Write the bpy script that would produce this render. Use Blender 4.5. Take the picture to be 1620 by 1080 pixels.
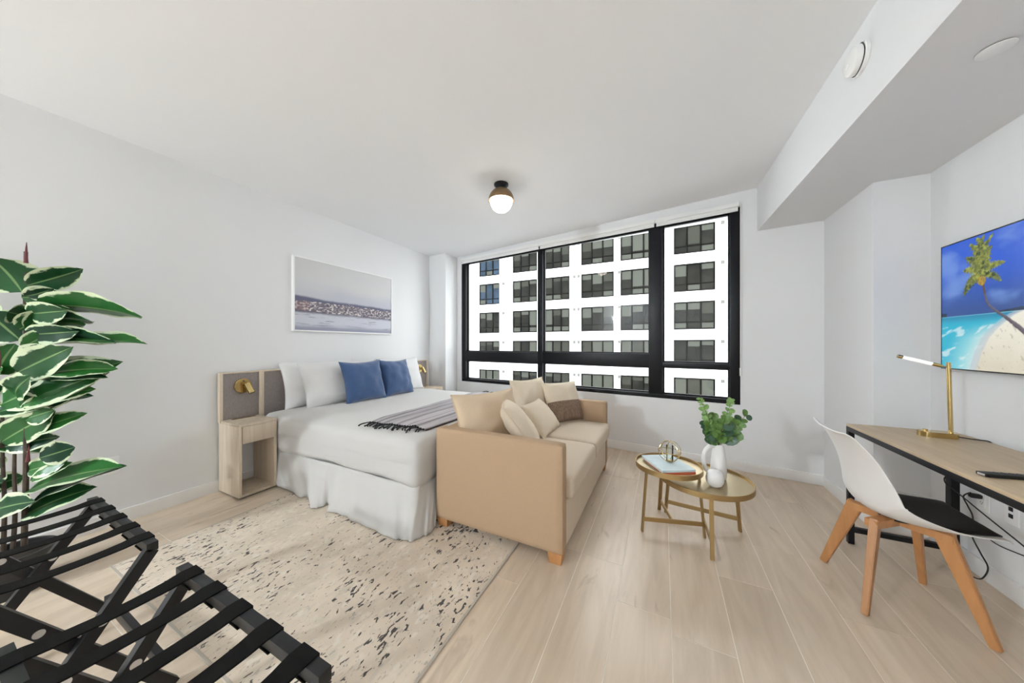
import bpy, bmesh, math, random
from mathutils import Vector, Matrix, noise
R = math.radians
random.seed(7)
sc = bpy.context.scene
for o in list(bpy.data.objects): bpy.data.objects.remove(o)
COL = sc.collection

# ---------------------------------------------------------------- camera, world, lights
F, CX, CY, EYE, YAW = 485.0, 810.0, 545.0, 1.25, R(26.14)
cam = bpy.data.cameras.new('camera'); cam.sensor_width = 36; cam.lens = F*36/1620
cam.shift_y = 5/1620; cam.clip_start = .05; cam.clip_end = 200
co = bpy.data.objects.new('camera', cam); COL.objects.link(co)
co.location = (0, 0, EYE); co.rotation_euler = (R(90), 0, YAW)
sc.camera = co
sc.view_settings.view_transform = 'Standard'
sc.view_settings.look = 'None'
sc.view_settings.gamma = 1
sc.view_settings.use_curve_mapping = False
sc.view_settings.exposure = 1.58
w = bpy.data.worlds.new('overcast_sky'); sc.world = w; w.use_nodes = True
bg = w.node_tree.nodes['Background']
bg.inputs[0].default_value = (.93, .97, 1, 1); bg.inputs[1].default_value = 2.1
sc.cycles.max_bounces = 10; sc.cycles.diffuse_bounces = 7; sc.cycles.transparent_max_bounces = 12
sc.cycles.sample_clamp_indirect = 6
LAMP_NEAR, FILL_ENTRY = 5, 195      # radiance of the ceiling globe and of the added fill globe

# ---------------------------------------------------------------- survey helpers (where a sight line meets a plane of the room)
_c, _s = math.cos(YAW), math.sin(YAW)
def ray(a, b):
    xc = (a-CX)/F; return xc*_c-_s, xc*_s+_c, (CY-b)/F
def onz(a, b, z):
    X, Y, Z = ray(a, b); t = (z-EYE)/Z; return Vector((X*t, Y*t, z))
def onx(a, b, x):
    X, Y, Z = ray(a, b); t = x/X; return Vector((x, Y*t, EYE+Z*t))
def ony(a, b, y):
    X, Y, Z = ray(a, b); t = y/Y; return Vector((X*t, y, EYE+Z*t))
def ond(a, b, d):
    X, Y, Z = ray(a, b); return Vector((X*d, Y*d, EYE+Z*d))

# ---------------------------------------------------------------- materials
def mat(name, col, rough=.5, metal=0, noise_scale=0, noise_amt=.1, bump=0, bump_scale=200, coords='Object', stretch=(1, 1, 1), emit=None, spec=.5, sheen=0):
    m = bpy.data.materials.new(name); m.use_nodes = True
    nt = m.node_tree; N = nt.nodes; L = nt.links; p = N['Principled BSDF']
    p.inputs['Base Color'].default_value = (*col, 1); p.inputs['Roughness'].default_value = rough
    p.inputs['Metallic'].default_value = metal
    p.inputs['Specular IOR Level'].default_value = spec
    if sheen: p.inputs['Sheen Weight'].default_value = sheen
    if emit:
        p.inputs['Emission Color'].default_value = (*emit[0], 1); p.inputs['Emission Strength'].default_value = emit[1]
    if noise_scale or bump:
        tc = N.new('ShaderNodeTexCoord'); mp = N.new('ShaderNodeMapping'); mp.inputs['Scale'].default_value = stretch
        L.new(tc.outputs[coords], mp.inputs['Vector'])
    if noise_scale:
        n = N.new('ShaderNodeTexNoise'); n.inputs['Scale'].default_value = noise_scale; n.inputs['Detail'].default_value = 5
        L.new(mp.outputs[0], n.inputs['Vector'])
        r = N.new('ShaderNodeValToRGB')
        r.color_ramp.elements[0].position = .3; r.color_ramp.elements[1].position = .7
        r.color_ramp.elements[0].color = (*[max(0, c*(1-noise_amt)) for c in col], 1)
        r.color_ramp.elements[1].color = (*[min(1, c*(1+noise_amt)) for c in col], 1)
        L.new(n.outputs['Fac'], r.inputs[0]); L.new(r.outputs[0], p.inputs['Base Color'])
    if bump:
        n2 = N.new('ShaderNodeTexNoise'); n2.inputs['Scale'].default_value = bump_scale; n2.inputs['Detail'].default_value = 3
        L.new(mp.outputs[0], n2.inputs['Vector'])
        b = N.new('ShaderNodeBump'); b.inputs['Strength'].default_value = bump; b.inputs['Distance'].default_value = .002
        L.new(n2.outputs['Fac'], b.inputs['Height']); L.new(b.outputs[0], p.inputs['Normal'])
    return m

def wood(name, light, dark, axis_stretch, scale=3, rough=.45, rand=True, knots=False, detail=.6):
    m = bpy.data.materials.new(name); m.use_nodes = True
    nt = m.node_tree; N = nt.nodes; L = nt.links; p = N['Principled BSDF']; p.inputs['Roughness'].default_value = rough
    tc = N.new('ShaderNodeTexCoord'); add = N.new('ShaderNodeVectorMath'); add.operation = 'ADD'
    oi = N.new('ShaderNodeObjectInfo')
    mul = N.new('ShaderNodeMath'); mul.operation = 'MULTIPLY'; mul.inputs[1].default_value = 37 if rand else 0
    L.new(oi.outputs['Random'], mul.inputs[0])
    mp = N.new('ShaderNodeMapping'); mp.inputs['Scale'].default_value = axis_stretch
    L.new(tc.outputs['Object'], mp.inputs['Vector'])
    L.new(mp.outputs[0], add.inputs[0]); L.new(mul.outputs[0], add.inputs[1])
    n = N.new('ShaderNodeTexNoise'); n.inputs['Scale'].default_value = scale; n.inputs['Detail'].default_value = 8; n.inputs['Roughness'].default_value = detail
    n.inputs['Distortion'].default_value = .6
    L.new(add.outputs[0], n.inputs['Vector'])
    r = N.new('ShaderNodeValToRGB'); e = r.color_ramp.elements
    e[0].position = .32; e[1].position = .66; e[0].color = (*dark, 1); e[1].color = (*light, 1)
    L.new(n.outputs['Fac'], r.inputs[0])
    out = r.outputs[0]
    if rand:
        hs = N.new('ShaderNodeHueSaturation'); mr = N.new('ShaderNodeMapRange')
        mr.inputs['To Min'].default_value = .93; mr.inputs['To Max'].default_value = 1.06
        L.new(oi.outputs['Random'], mr.inputs['Value']); L.new(mr.outputs[0], hs.inputs['Value']); L.new(out, hs.inputs['Color']); out = hs.outputs[0]
    if knots:
        mp2 = N.new('ShaderNodeMapping'); mp2.inputs['Scale'].default_value = (5, 1.1, 1)
        add2 = N.new('ShaderNodeVectorMath'); add2.operation = 'ADD'
        L.new(tc.outputs['Object'], mp2.inputs['Vector']); L.new(mp2.outputs[0], add2.inputs[0]); L.new(mul.outputs[0], add2.inputs[1])
        k = N.new('ShaderNodeTexNoise'); k.inputs['Scale'].default_value = 2.2; k.inputs['Detail'].default_value = 4; k.inputs['Distortion'].default_value = 1.0
        L.new(add2.outputs[0], k.inputs['Vector'])
        kr = N.new('ShaderNodeValToRGB'); kr.color_ramp.elements[0].position = .665; kr.color_ramp.elements[1].position = .78
        kr.color_ramp.elements[0].color = (0, 0, 0, 1); kr.color_ramp.elements[1].color = (.75, .75, .75, 1)
        L.new(k.outputs['Fac'], kr.inputs[0])
        mx = N.new('ShaderNodeMixRGB'); mx.inputs[2].default_value = (.33, .24, .16, 1)
        L.new(kr.outputs[0], mx.inputs[0]); L.new(out, mx.inputs[1]); out = mx.outputs[0]
    L.new(out, p.inputs['Base Color'])
    b = N.new('ShaderNodeBump'); b.inputs['Strength'].default_value = .08; b.inputs['Distance'].default_value = .001
    L.new(n.outputs['Fac'], b.inputs['Height']); L.new(b.outputs[0], p.inputs['Normal'])
    return m

def attr_mat(name, rough=.5, emit=0):
    m = bpy.data.materials.new(name); m.use_nodes = True
    N = m.node_tree.nodes; L = m.node_tree.links; p = N['Principled BSDF']; p.inputs['Roughness'].default_value = rough
    a = N.new('ShaderNodeAttribute'); a.attribute_name = 'Col'
    if emit:
        p.inputs['Base Color'].default_value = (.01, .01, .01, 1)
        L.new(a.outputs['Color'], p.inputs['Emission Color']); p.inputs['Emission Strength'].default_value = emit
    else: L.new(a.outputs['Color'], p.inputs['Base Color'])
    return m

def glass_mat(name, tint=(1, 1, 1), refl=.06, rough=0.0):
    m = bpy.data.materials.new(name); m.use_nodes = True
    N = m.node_tree.nodes; L = m.node_tree.links
    for n in list(N): N.remove(n)
    o = N.new('ShaderNodeOutputMaterial'); t = N.new('ShaderNodeBsdfTransparent'); g = N.new('ShaderNodeBsdfGlossy')
    fr = N.new('ShaderNodeFresnel'); fr.inputs['IOR'].default_value = 1.45
    mx = N.new('ShaderNodeMixShader'); t.inputs[0].default_value = (*tint, 1); g.inputs['Roughness'].default_value = rough
    L.new(fr.outputs[0], mx.inputs[0]); L.new(t.outputs[0], mx.inputs[1]); L.new(g.outputs[0], mx.inputs[2]); L.new(mx.outputs[0], o.inputs[0])
    return m

WALL = mat('wall_paint', (.77, .775, .785), .75, bump=.03, bump_scale=350)
CEIL = mat('ceiling_paint', (.885, .895, .91), .85)
TRIM = mat('baseboard_paint', (.84, .83, .82), .45)
GROUT = mat('floor_joint', (.86, .80, .71), .8)
PLANK = wood('pale_oak_plank', (.69, .57, .445), (.56, .45, .335), (7, .8, 1), 2.2, .33, True, True)
BLACK = mat('black_window_frame', (.004, .004, .006), .4, spec=.25)
GLASS = glass_mat('window_glass', (.97, .985, .98))
CLEAR = glass_mat('clear_glass', (.96, .98, .97))
NS_WOOD = wood('whitewashed_oak', (.66, .56, .44), (.53, .44, .33), (14, 14, 1.2), 2.0, .5)
DESK_WOOD = wood('desk_oak', (.56, .43, .285), (.44, .33, .205), (12, 1, 1), 2.0, .45, False)
BEECH = wood('beech_leg', (.52, .25, .095), (.41, .19, .068), (9, 9, 1), 3, .45)
HB_FAB = mat('grey_linen_panel', (.27, .235, .225), .85, noise_scale=60, noise_amt=.14, bump=.3, bump_scale=900, stretch=(1, 3, .6))
LINEN = mat('white_cotton', (.56, .545, .525), .85, bump=.12, bump_scale=60, sheen=.2)
PILLOWC = mat('white_pillow_cotton', (.70, .695, .69), .85, bump=.1, bump_scale=40, sheen=.2)
BLUE = mat('blue_velvet', (.028, .078, .20), .75, noise_scale=70, noise_amt=.25, bump=.25, bump_scale=500, stretch=(4, 4, .6), sheen=.5)
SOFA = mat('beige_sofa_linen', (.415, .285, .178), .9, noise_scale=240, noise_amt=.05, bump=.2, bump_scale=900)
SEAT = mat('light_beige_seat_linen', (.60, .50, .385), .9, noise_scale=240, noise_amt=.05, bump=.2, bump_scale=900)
CUSH = mat('cream_cushion_linen', (.60, .47, .33), .9, noise_scale=200, noise_amt=.05, bump=.2, bump_scale=700)
CUSH2 = mat('ivory_cushion_linen', (.70, .60, .465), .9, noise_scale=200, noise_amt=.05, bump=.2, bump_scale=700)
BRASS = mat('brushed_brass', (.56, .42, .19), .2, 1)
BRASSD = mat('aged_gold_metal', (.42, .29, .13), .42, .9)
BRASST = mat('gold_tray', (.52, .43, .27), .34, .85)
BLKMET = mat('black_metal', (.006, .006, .008), .45, spec=.3)
BLKPLA = mat('black_plastic', (.007, .007, .007), .45, spec=.35)
RACKWD = mat('black_lacquered_wood', (.006, .0065, .008), .42, noise_scale=30, noise_amt=.2, stretch=(8, 1, 1), spec=.45)
STRAP = mat('black_webbing', (.006, .0055, .005), .85, bump=.4, bump_scale=800, spec=.12)
WPLAST = mat('white_plastic', (.83, .83, .82), .35)
SHELLW = mat('white_chair_plastic', (.80, .785, .77), .35)
CERAM = mat('white_ceramic', (.82, .81, .80), .35)
CHAIRPAD = mat('black_leatherette', (.011, .0095, .009), .55, bump=.1, bump_scale=300, spec=.3)
STEEL = mat('steel_bolt', (.75, .75, .75), .3, .9)
SHADOWGAP = mat('dark_gap', (.05, .05, .05), .8)

# ---------------------------------------------------------------- mesh helpers
def link(name, bm, m=None, parent=None, smooth=False, angle=40):
    me = bpy.data.meshes.new(name)
    bmesh.ops.recalc_face_normals(bm, faces=bm.faces)
    bm.to_mesh(me); bm.free()
    if smooth:
        me.polygons.foreach_set('use_smooth', [True]*len(me.polygons))
        try: me.set_sharp_from_angle(angle=R(angle))
        except Exception: pass
    if m:
        for k in (m if isinstance(m, (list, tuple)) else [m]): me.materials.append(k)
    o = bpy.data.objects.new(name, me); COL.objects.link(o)
    if parent: o.parent = parent
    return o
def tag(o, label, cat, group=None, kind=None):
    o['label'] = label; o['category'] = cat
    if group: o['group'] = group
    if kind: o['kind'] = kind
    return o
def empty(name, label, cat, loc=(0, 0, 0), rz=0, group=None):
    o = bpy.data.objects.new(name, None); COL.objects.link(o); o.empty_display_size = .1
    o.location = loc; o.rotation_euler = (0, 0, rz)
    return tag(o, label, cat, group)
def struct(o): o['kind'] = 'structure'; return o
def copy_tree(root, loc=None, rz=None, label=None, group=None):
    r = root.copy(); COL.objects.link(r)
    if loc is not None: r.location = loc
    if rz is not None: r.rotation_euler = (0, 0, rz)
    if label: r['label'] = label
    if group: r['group'] = group
    for ch in list(root.children):
        c = ch.copy(); COL.objects.link(c); c.parent = r
        for g in list(ch.children):
            d = g.copy(); COL.objects.link(d); d.parent = c
    return r
def box(bm, x0, x1, y0, y1, z0, z1, M=None, bevel=0):
    vs = [bm.verts.new((x, y, z)) for x in (x0, x1) for y in (y0, y1) for z in (z0, z1)]
    fs = [bm.faces.new([vs[i] for i in f]) for f in ((0, 1, 3, 2), (4, 6, 7, 5), (0, 4, 5, 1), (2, 3, 7, 6), (0, 2, 6, 4), (1, 5, 7, 3))]
    bmesh.ops.recalc_face_normals(bm, faces=fs)
    if bevel:
        es = list({e for f in fs for e in f.edges})
        r = bmesh.ops.bevel(bm, geom=es, offset=bevel, segments=2, profile=.6, affect='EDGES')
        vs = list({v for f in r['faces'] for v in f.verts} | {v for v in vs if v.is_valid})
    if M is not None:
        for v in vs: v.co = M @ v.co
    return vs
def bx(name, dims, m, parent=None, bevel=0, M=None, smooth=False):
    bm = bmesh.new(); box(bm, *dims, M=M, bevel=bevel); return link(name, bm, m, parent, smooth or bevel > 0, 50)
def rbox(bm, c, size, r, n=8, fn=None):
    """rounded box with n cells a side; fn may displace"""
    hx, hy, hz = [s/2 for s in size]
    t = bmesh.new(); bmesh.ops.create_cube(t, size=2)
    bmesh.ops.subdivide_edges(t, edges=t.edges[:], cuts=n, use_grid_fill=True)
    mp = {}
    for v in t.verts:
        q = []
        for a, h in zip(v.co, (hx, hy, hz)):
            # concentrate vertices at the edges
            s = abs(a); k = 1-(1-s)**1.6
            q.append(math.copysign(k*h, a))
        q = Vector(q); i = Vector([max(-(h-r), min(h-r, a)) for a, h in zip(q, (hx, hy, hz))])
        d = q-i
        if d.length > 1e-9: d = d.normalized()*r if sum(abs(x) > 1e-6 for x in d) >= 1 else d
        p = i+d
        if fn: p = fn(p, Vector((p.x/hx, p.y/hy, p.z/hz)))
        mp[v] = bm.verts.new(p+Vector(c))
    for f in t.faces: bm.faces.new([mp[v] for v in f.verts])
    t.free()
def cyl(bm, p0, p1, r0, r1=None, n=16, caps=True):
    p0, p1 = Vector(p0), Vector(p1); r1 = r0 if r1 is None else r1
    d = (p1-p0).normalized(); a = d.orthogonal().normalized(); b = d.cross(a)
    A = [bm.verts.new(p0+(a*math.cos(2*math.pi*i/n)+b*math.sin(2*math.pi*i/n))*r0) for i in range(n)]
    B = [bm.verts.new(p1+(a*math.cos(2*math.pi*i/n)+b*math.sin(2*math.pi*i/n))*r1) for i in range(n)]
    for i in range(n): bm.faces.new((A[i], A[(i+1) % n], B[(i+1) % n], B[i]))
    if caps: bm.faces.new(A[::-1]); bm.faces.new(B)
def lathe(bm, prof, c=(0, 0, 0), n=32, M=None):
    rings = []
    for r, z in prof:
        if r < 1e-6: rings.append([bm.verts.new((0, 0, z))])
        else: rings.append([bm.verts.new((r*math.cos(2*math.pi*i/n), r*math.sin(2*math.pi*i/n), z)) for i in range(n)])
    for a, b in zip(rings, rings[1:]):
        for i in range(n):
            j = (i+1) % n
            if len(a) == 1 and len(b) > 1: bm.faces.new((a[0], b[j], b[i]))
            elif len(b) == 1 and len(a) > 1: bm.faces.new((a[i], a[j], b[0]))
            elif len(a) > 1: bm.faces.new((a[i], a[j], b[j], b[i]))
    for r in rings:
        for v in r: v.co = (M @ v.co if M is not None else v.co)+Vector(c)
def spline(pts, k=8):
    pts = [Vector(p) for p in pts]; out = []
    for i in range(len(pts)-1):
        p0 = pts[max(0, i-1)]; p1 = pts[i]; p2 = pts[i+1]; p3 = pts[min(len(pts)-1, i+2)]
        for j in range(k):
            t = j/k
            out.append(.5*((2*p1)+(p2-p0)*t+(2*p0-5*p1+4*p2-p3)*t*t+(3*p1-p0-3*p2+p3)*t**3))
    out.append(pts[-1]); return out
def tube(bm, pts, r, n=8, closed=False, r1=None):
    pts = [Vector(p) for p in pts]; rings = []; N = len(pts); ref = None
    for i, p in enumerate(pts):
        if closed: d = pts[(i+1) % N]-pts[i-1]
        else: d = pts[min(N-1, i+1)]-pts[max(0, i-1)]
        d.normalize()
        if ref is None: ref = d.orthogonal().normalized()
        ref = (ref-d*ref.dot(d)).normalized(); b = d.cross(ref)
        rr = r if r1 is None else r+(r1-r)*i/(N-1)
        rings.append([bm.verts.new(p+(ref*math.cos(2*math.pi*k/n)+b*math.sin(2*math.pi*k/n))*rr) for k in range(n)])
    for i in range(N if closed else N-1):
        a, b = rings[i], rings[(i+1) % N]
        for k in range(n): bm.faces.new((a[k], a[(k+1) % n], b[(k+1) % n], b[k]))
    if not closed: bm.faces.new(rings[0][::-1]); bm.faces.new(rings[-1])
def prism(bm, poly, z0, z1):
    a = [bm.verts.new((x, y, z0 if not callable(z0) else z0(x, y))) for x, y in poly]
    b = [bm.verts.new((x, y, z1 if not callable(z1) else z1(x, y))) for x, y in poly]
    n = len(poly)
    bm.faces.new(a[::-1]); bm.faces.new(b)
    for i in range(n): bm.faces.new((a[i], a[(i+1) % n], b[(i+1) % n], b[i]))
def bar(bm, p0, p1, w0, t0, w1=None, t1=None, side=(0, 1, 0)):
    """rectangular bar from p0 to p1; w along `side`, t across"""
    p0, p1 = Vector(p0), Vector(p1); d = (p1-p0).normalized(); s = Vector(side); s = (s-d*s.dot(d)).normalized(); u = d.cross(s)
    w1 = w1 or w0; t1 = t1 or t0
    A = [bm.verts.new(p0+s*a*w0/2+u*b*t0/2) for a, b in ((-1, -1), (1, -1), (1, 1), (-1, 1))]
    B = [bm.verts.new(p1+s*a*w1/2+u*b*t1/2) for a, b in ((-1, -1), (1, -1), (1, 1), (-1, 1))]
    bm.faces.new(A[::-1]); bm.faces.new(B)
    for i in range(4): bm.faces.new((A[i], A[(i+1) % 4], B[(i+1) % 4], B[i]))
def painted_grid(name, nx, ny, place, colour, m, parent):
    """flat print: a fine grid with one colour per vertex"""
    me = bpy.data.meshes.new(name); vs = []; cs = []; fs = []
    for j in range(ny+1):
        for i in range(nx+1):
            vs.append(place(i/nx, j/ny)); c = colour(i/nx, j/ny); cs += [c[0], c[1], c[2], 1]
    for j in range(ny):
        for i in range(nx):
            a = j*(nx+1)+i; fs.append((a, a+1, a+nx+2, a+nx+1))
    me.from_pydata(vs, [], fs)
    at = me.color_attributes.new('Col', 'FLOAT_COLOR', 'POINT'); at.data.foreach_set('color', cs)
    me.materials.append(m); o = bpy.data.objects.new(name, me); COL.objects.link(o); o.parent = parent
    return o
def srgb(r, g, b):
    f = lambda c: (c/255/12.92 if c <= 10 else ((c/255+.055)/1.055)**2.4)
    return (f(r), f(g), f(b))
def mixc(a, b, t):
    t = max(0, min(1, t)); return tuple(x+(y-x)*t for x, y in zip(a, b))
def sm(a, b, x):
    t = max(0, min(1, (x-a)/(b-a))); return t*t*(3-2*t)
def fb(x, y, z=0, o=4):
    return noise.fractal(Vector((x, y, z)), 1.0, 2.0, o)

# ---------------------------------------------------------------- room shell
XL, XR, YB, YCOL = -3.41, 1.545, -4.8, 3.89
WA, WB = Vector((-3.08, 4.193, 0)), Vector((1.286, 3.658, 0))
WD = (WB-WA).normalized(); WL = (WB-WA).length; WN = Vector((-WD.y, WD.x, 0))   # WN points outdoors
MW = Matrix(((WD.x, WN.x, 0, WA.x), (WD.y, WN.y, 0, WA.y), (0, 0, 1, 0), (0, 0, 0, 1)))
wally = lambda x: WA.y+(x-WA.x)*WD.y/WD.x
ceilz = lambda x, y=0: 2.69+.0188*(x-XL)
beamx = lambda y: .824+(3.72-y)*.0163
TOP = 2.95

fl = bx('floor', (XL-.15, XR+.15, YB-.15, 4.42, -.2, -.0012), GROUT); struct(fl)
pw = .235; x = .27-16*pw; row = 0
plank_len = 1.22
while x < XR:
    x0, x1 = max(x, XL+.001), min(x+pw, XR-.001)
    if x1-x0 > .01:
        off = {11: 1.45, 12: .62, 13: 1.83, 10: 1.89, 14: .35}.get(row, random.uniform(0, plank_len))
        y = off-plank_len*7; ymax = min(wally((x0+x1)/2), 4.19)+.03
        if x1 < -3.05: ymax = YCOL+.02
        while y < ymax:
            y0, y1 = max(y, YB+.001), min(y+plank_len, ymax)
            if y1-y0 > .02:
                bm = bmesh.new(); hx, hy = (x1-x0)/2-.0012, (y1-y0)/2-.0012
                a = [bm.verts.new((sx*hx, sy*hy, -.006)) for sx, sy in ((-1, -1), (1, -1), (1, 1), (-1, 1))]
                b = [bm.verts.new((sx*(hx-.0005), sy*(hy-.0005), 0)) for sx, sy in ((-1, -1), (1, -1), (1, 1), (-1, 1))]
                bm.faces.new(b)
                for i in range(4): bm.faces.new((a[i], a[(i+1) % 4], b[(i+1) % 4], b[i]))
                o = link('plank', bm, PLANK, fl); o.location = ((x0+x1)/2, (y0+y1)/2, 0)
            y += plank_len
    x += pw; row += 1

struct(bx('wall_left', (XL-.15, XL, YB, YCOL+.3, 0, TOP), WALL))
struct(bx('wall_right', (XR, XR+.15, YB, 2.95, 0, TOP), WALL))
struct(bx('wall_front', (XL-.15, XR+.15, YB-.15, YB, 0, TOP), WALL))
U0, U1, V0, V1 = .098, 3.803, .65, 2.625      # window opening in the window wall
bm = bmesh.new()
for d in ((-.02, U0, 0, .2, 0, TOP), (U1, WL+.02, 0, .2, 0, TOP), (U0, U1, 0, .2, 0, V0), (U0, U1, 0, .2, V1, TOP)): box(bm, *d, M=MW)
struct(link('wall_back', bm, WALL))
struct(bx('trim_1', (XL-.15, -3.08, YCOL, 4.4, 0, TOP), WALL))                      # column left of the window
struct(bx('trim_2', (1.286, XR+.15, 2.95, 3.9, 0, TOP), WALL))                       # column in the right corner
bm = bmesh.new(); prism(bm, [(XL-.15, YB-.15), (XR+.15, YB-.15), (XR+.15, 4.5), (XL-.15, 4.5)], ceilz, lambda x, y: 3.05)
struct(link('ceiling', bm, CEIL))
bm = bmesh.new(); prism(bm, [(beamx(YB), YB), (XR+.02, YB), (XR+.02, 3.7), (beamx(3.76), 3.76)], 2.35, 2.9)
struct(link('trim_3', bm, WALL))                                                      # dropped beam along the right side
BH, BT = .095, .013
def bboard(name, x0, x1, y0, y1, M=None):
    bm = bmesh.new(); box(bm, x0, x1, y0, y1, 0, BH, M=M, bevel=.003); struct(link(name, bm, TRIM, None, True))
bboard('baseboard_left', XL, XL+BT, YB, YCOL)
bboard('baseboard_back', 0, WL-.002, -BT, 0, M=MW)
bboard('baseboard_right', XR-BT, XR, YB, 2.95)
bboard('baseboard_column', 1.286-BT, 1.286, 2.95, 3.65)
bboard('baseboard_alcove', 1.286, XR-BT, 2.95-BT, 2.95)

# ---------------------------------------------------------------- window
win = bpy.data.objects.new('window_1', None); COL.objects.link(win); struct(win)
def wb(name, u0, u1, v0, v1, d0=.012, d1=.10, m=BLACK, parent=win, bevel=.002):
    bm = bmesh.new(); box(bm, u0, u1, d0, d1, v0, v1, M=MW, bevel=bevel); return link(name, bm, m, parent, True)
wb('head_rail', U0, U1, V1-.035, V1); wb('sill_rail', U0, U1, V0, V0+.045)
wb('jamb', U0, U0+.085, V0+.045, V1-.035); wb('jamb', U1-.085, U1, V0+.045, V1-.035)
M1, M2 = (1.515, 1.595), (2.965, 3.10)
wb('mullion', *M1, V0+.045, V1-.035); wb('mullion', *M2, V0+.045, V1-.035)
secs = [(U0+.085, M1[0], .99, 1.14), (M1[1], M2[0], .995, 1.145), (M2[1], U1-.085, 1.003, 1.052)]
for k, (a, b, t0, t1) in enumerate(secs):
    wb('transom', a, b, t0, t1)
    for lo, hi in ((V0+.045, t0), (t1, V1-.035)):
        # inner sash lip round each pane, then the pane
        bm = bmesh.new(); e = .016
        for d in ((a, a+e, lo, hi), (b-e, b, lo, hi), (a+e, b-e, lo, lo+e), (a+e, b-e, hi-e, hi)): box(bm, d[0], d[1], .055, .085, d[2], d[3], M=MW)
        s = link('sash', bm, BLACK, win)
        bm = bmesh.new(); vs = [bm.verts.new(MW @ Vector((u, .072, v))) for u, v in ((a+e, lo+e), (b-e, lo+e), (b-e, hi-e), (a+e, hi-e))]; bm.faces.new(vs)
        link('pane', bm, GLASS, s)
# rolled-up blinds at the head of each light
bmc = mat('white_blind_fabric', (.80, .80, .78), .7)
for k, (nm, (a, b)) in enumerate(zip(('left', 'middle', 'right'), ((U0+.01, 1.554), (1.556, 3.03), (3.032, U1-.01)))):
    t = empty('roller_blind', 'white roller blind rolled up at the head of the %s window light' % nm, 'blind', MW @ Vector(((a+b)/2, -.02, 2.60)), math.atan2(WD.y, WD.x), 'rolled-up window blinds')
    h = (b-a)/2
    bm = bmesh.new(); box(bm, -h, h, -.012, .03, .018, .062, bevel=.006); link('cassette', bm, WPLAST, t, True)
    bm = bmesh.new(); box(bm, -h+.01, h-.01, .008, .012, -.012, .020); link('fabric', bm, bmc, t)
    bm = bmesh.new(); cyl(bm, (-h+.01, .010, -.016), (h-.01, .010, -.016), .009, n=10); link('hem_bar', bm, WPLAST, t, True)
    if nm == 'right':
        bm = bmesh.new(); tube(bm, [(h+.008, -.016, .05), (h+.008, -.018, -.6), (h+.008, -.018, -1.55), (h+.008, -.006, -1.6), (h+.008, .0, -1.55), (h+.008, .002, -.6), (h+.008, .003, .05)], .0025, 6); link('pull_chain', bm, WPLAST, t, True)
        bx('chain_holder', (h+.002, h+.014, -.022, .018, -1.66, -1.58), WPLAST, t, .003)

# ---------------------------------------------------------------- apartment block across the street
struct(bx('street_ground', (-60, 60, 5.2, 28, -12.2, -12), mat('asphalt', (.16, .16, .16), .9, noise_scale=2, noise_amt=.2)))
FW = mat('white_render', (.80, .79, .77), .9, noise_scale=.35, noise_amt=.05)
FD = mat('bronze_window_frame', (.002, .002, .0015), .7, spec=.05)
FG = mat('far_window_glass', (.009, .009, .007), .3, noise_scale=.8, noise_amt=.6, spec=.06)
FG2 = mat('far_window_glass_blue', (.018, .03, .046), .3, noise_scale=.8, noise_amt=.4, spec=.06)
FBL = mat('far_blind_pale', (.055, .058, .048), .8, spec=.1)
FBD = mat('far_blind_grey', (.028, .029, .023), .8, spec=.1)
FV = mat('vent_grey', (.12, .118, .11), .7, spec=.1)
apt = empty('apartment_building', 'white rendered apartment block with dark three-pane windows seen through the window', 'building', (-6, 28, -12))
FYs = 28.0; AX, AZ = -6, -12
colsx = [(-17.67, -15.2), (-13.67, -11.0), (-10.25, -7.77), (-6.68, -3.82), (-3.27, -.5), (.82, 3.64), (5.0, 7.8), (9.2, 12.0)]
tops = [10.7+3.02*k for k in (1, 0, -1, -2, -3, -4, -5, -6)]
WH = 2.2
bm = bmesh.new()
def fbox(x0, x1, z0, z1, d0=0, d1=1.2): box(bm, x0-AX, x1-AX, d0, d1, z0-AZ, z1-AZ)
zc = 16.5
for t in tops:
    fbox(-21.5, 26, t, zc); zc = t-WH
    e = -21.5
    for a, b in colsx: fbox(e, a, t-WH, t); e = b
    fbox(e, 26, t-WH, t)
fbox(-21.5, 26, -12, zc)
link('facade_wall', bm, FW, apt)
rnd = random.Random(3)
fw_cache = {}
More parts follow.
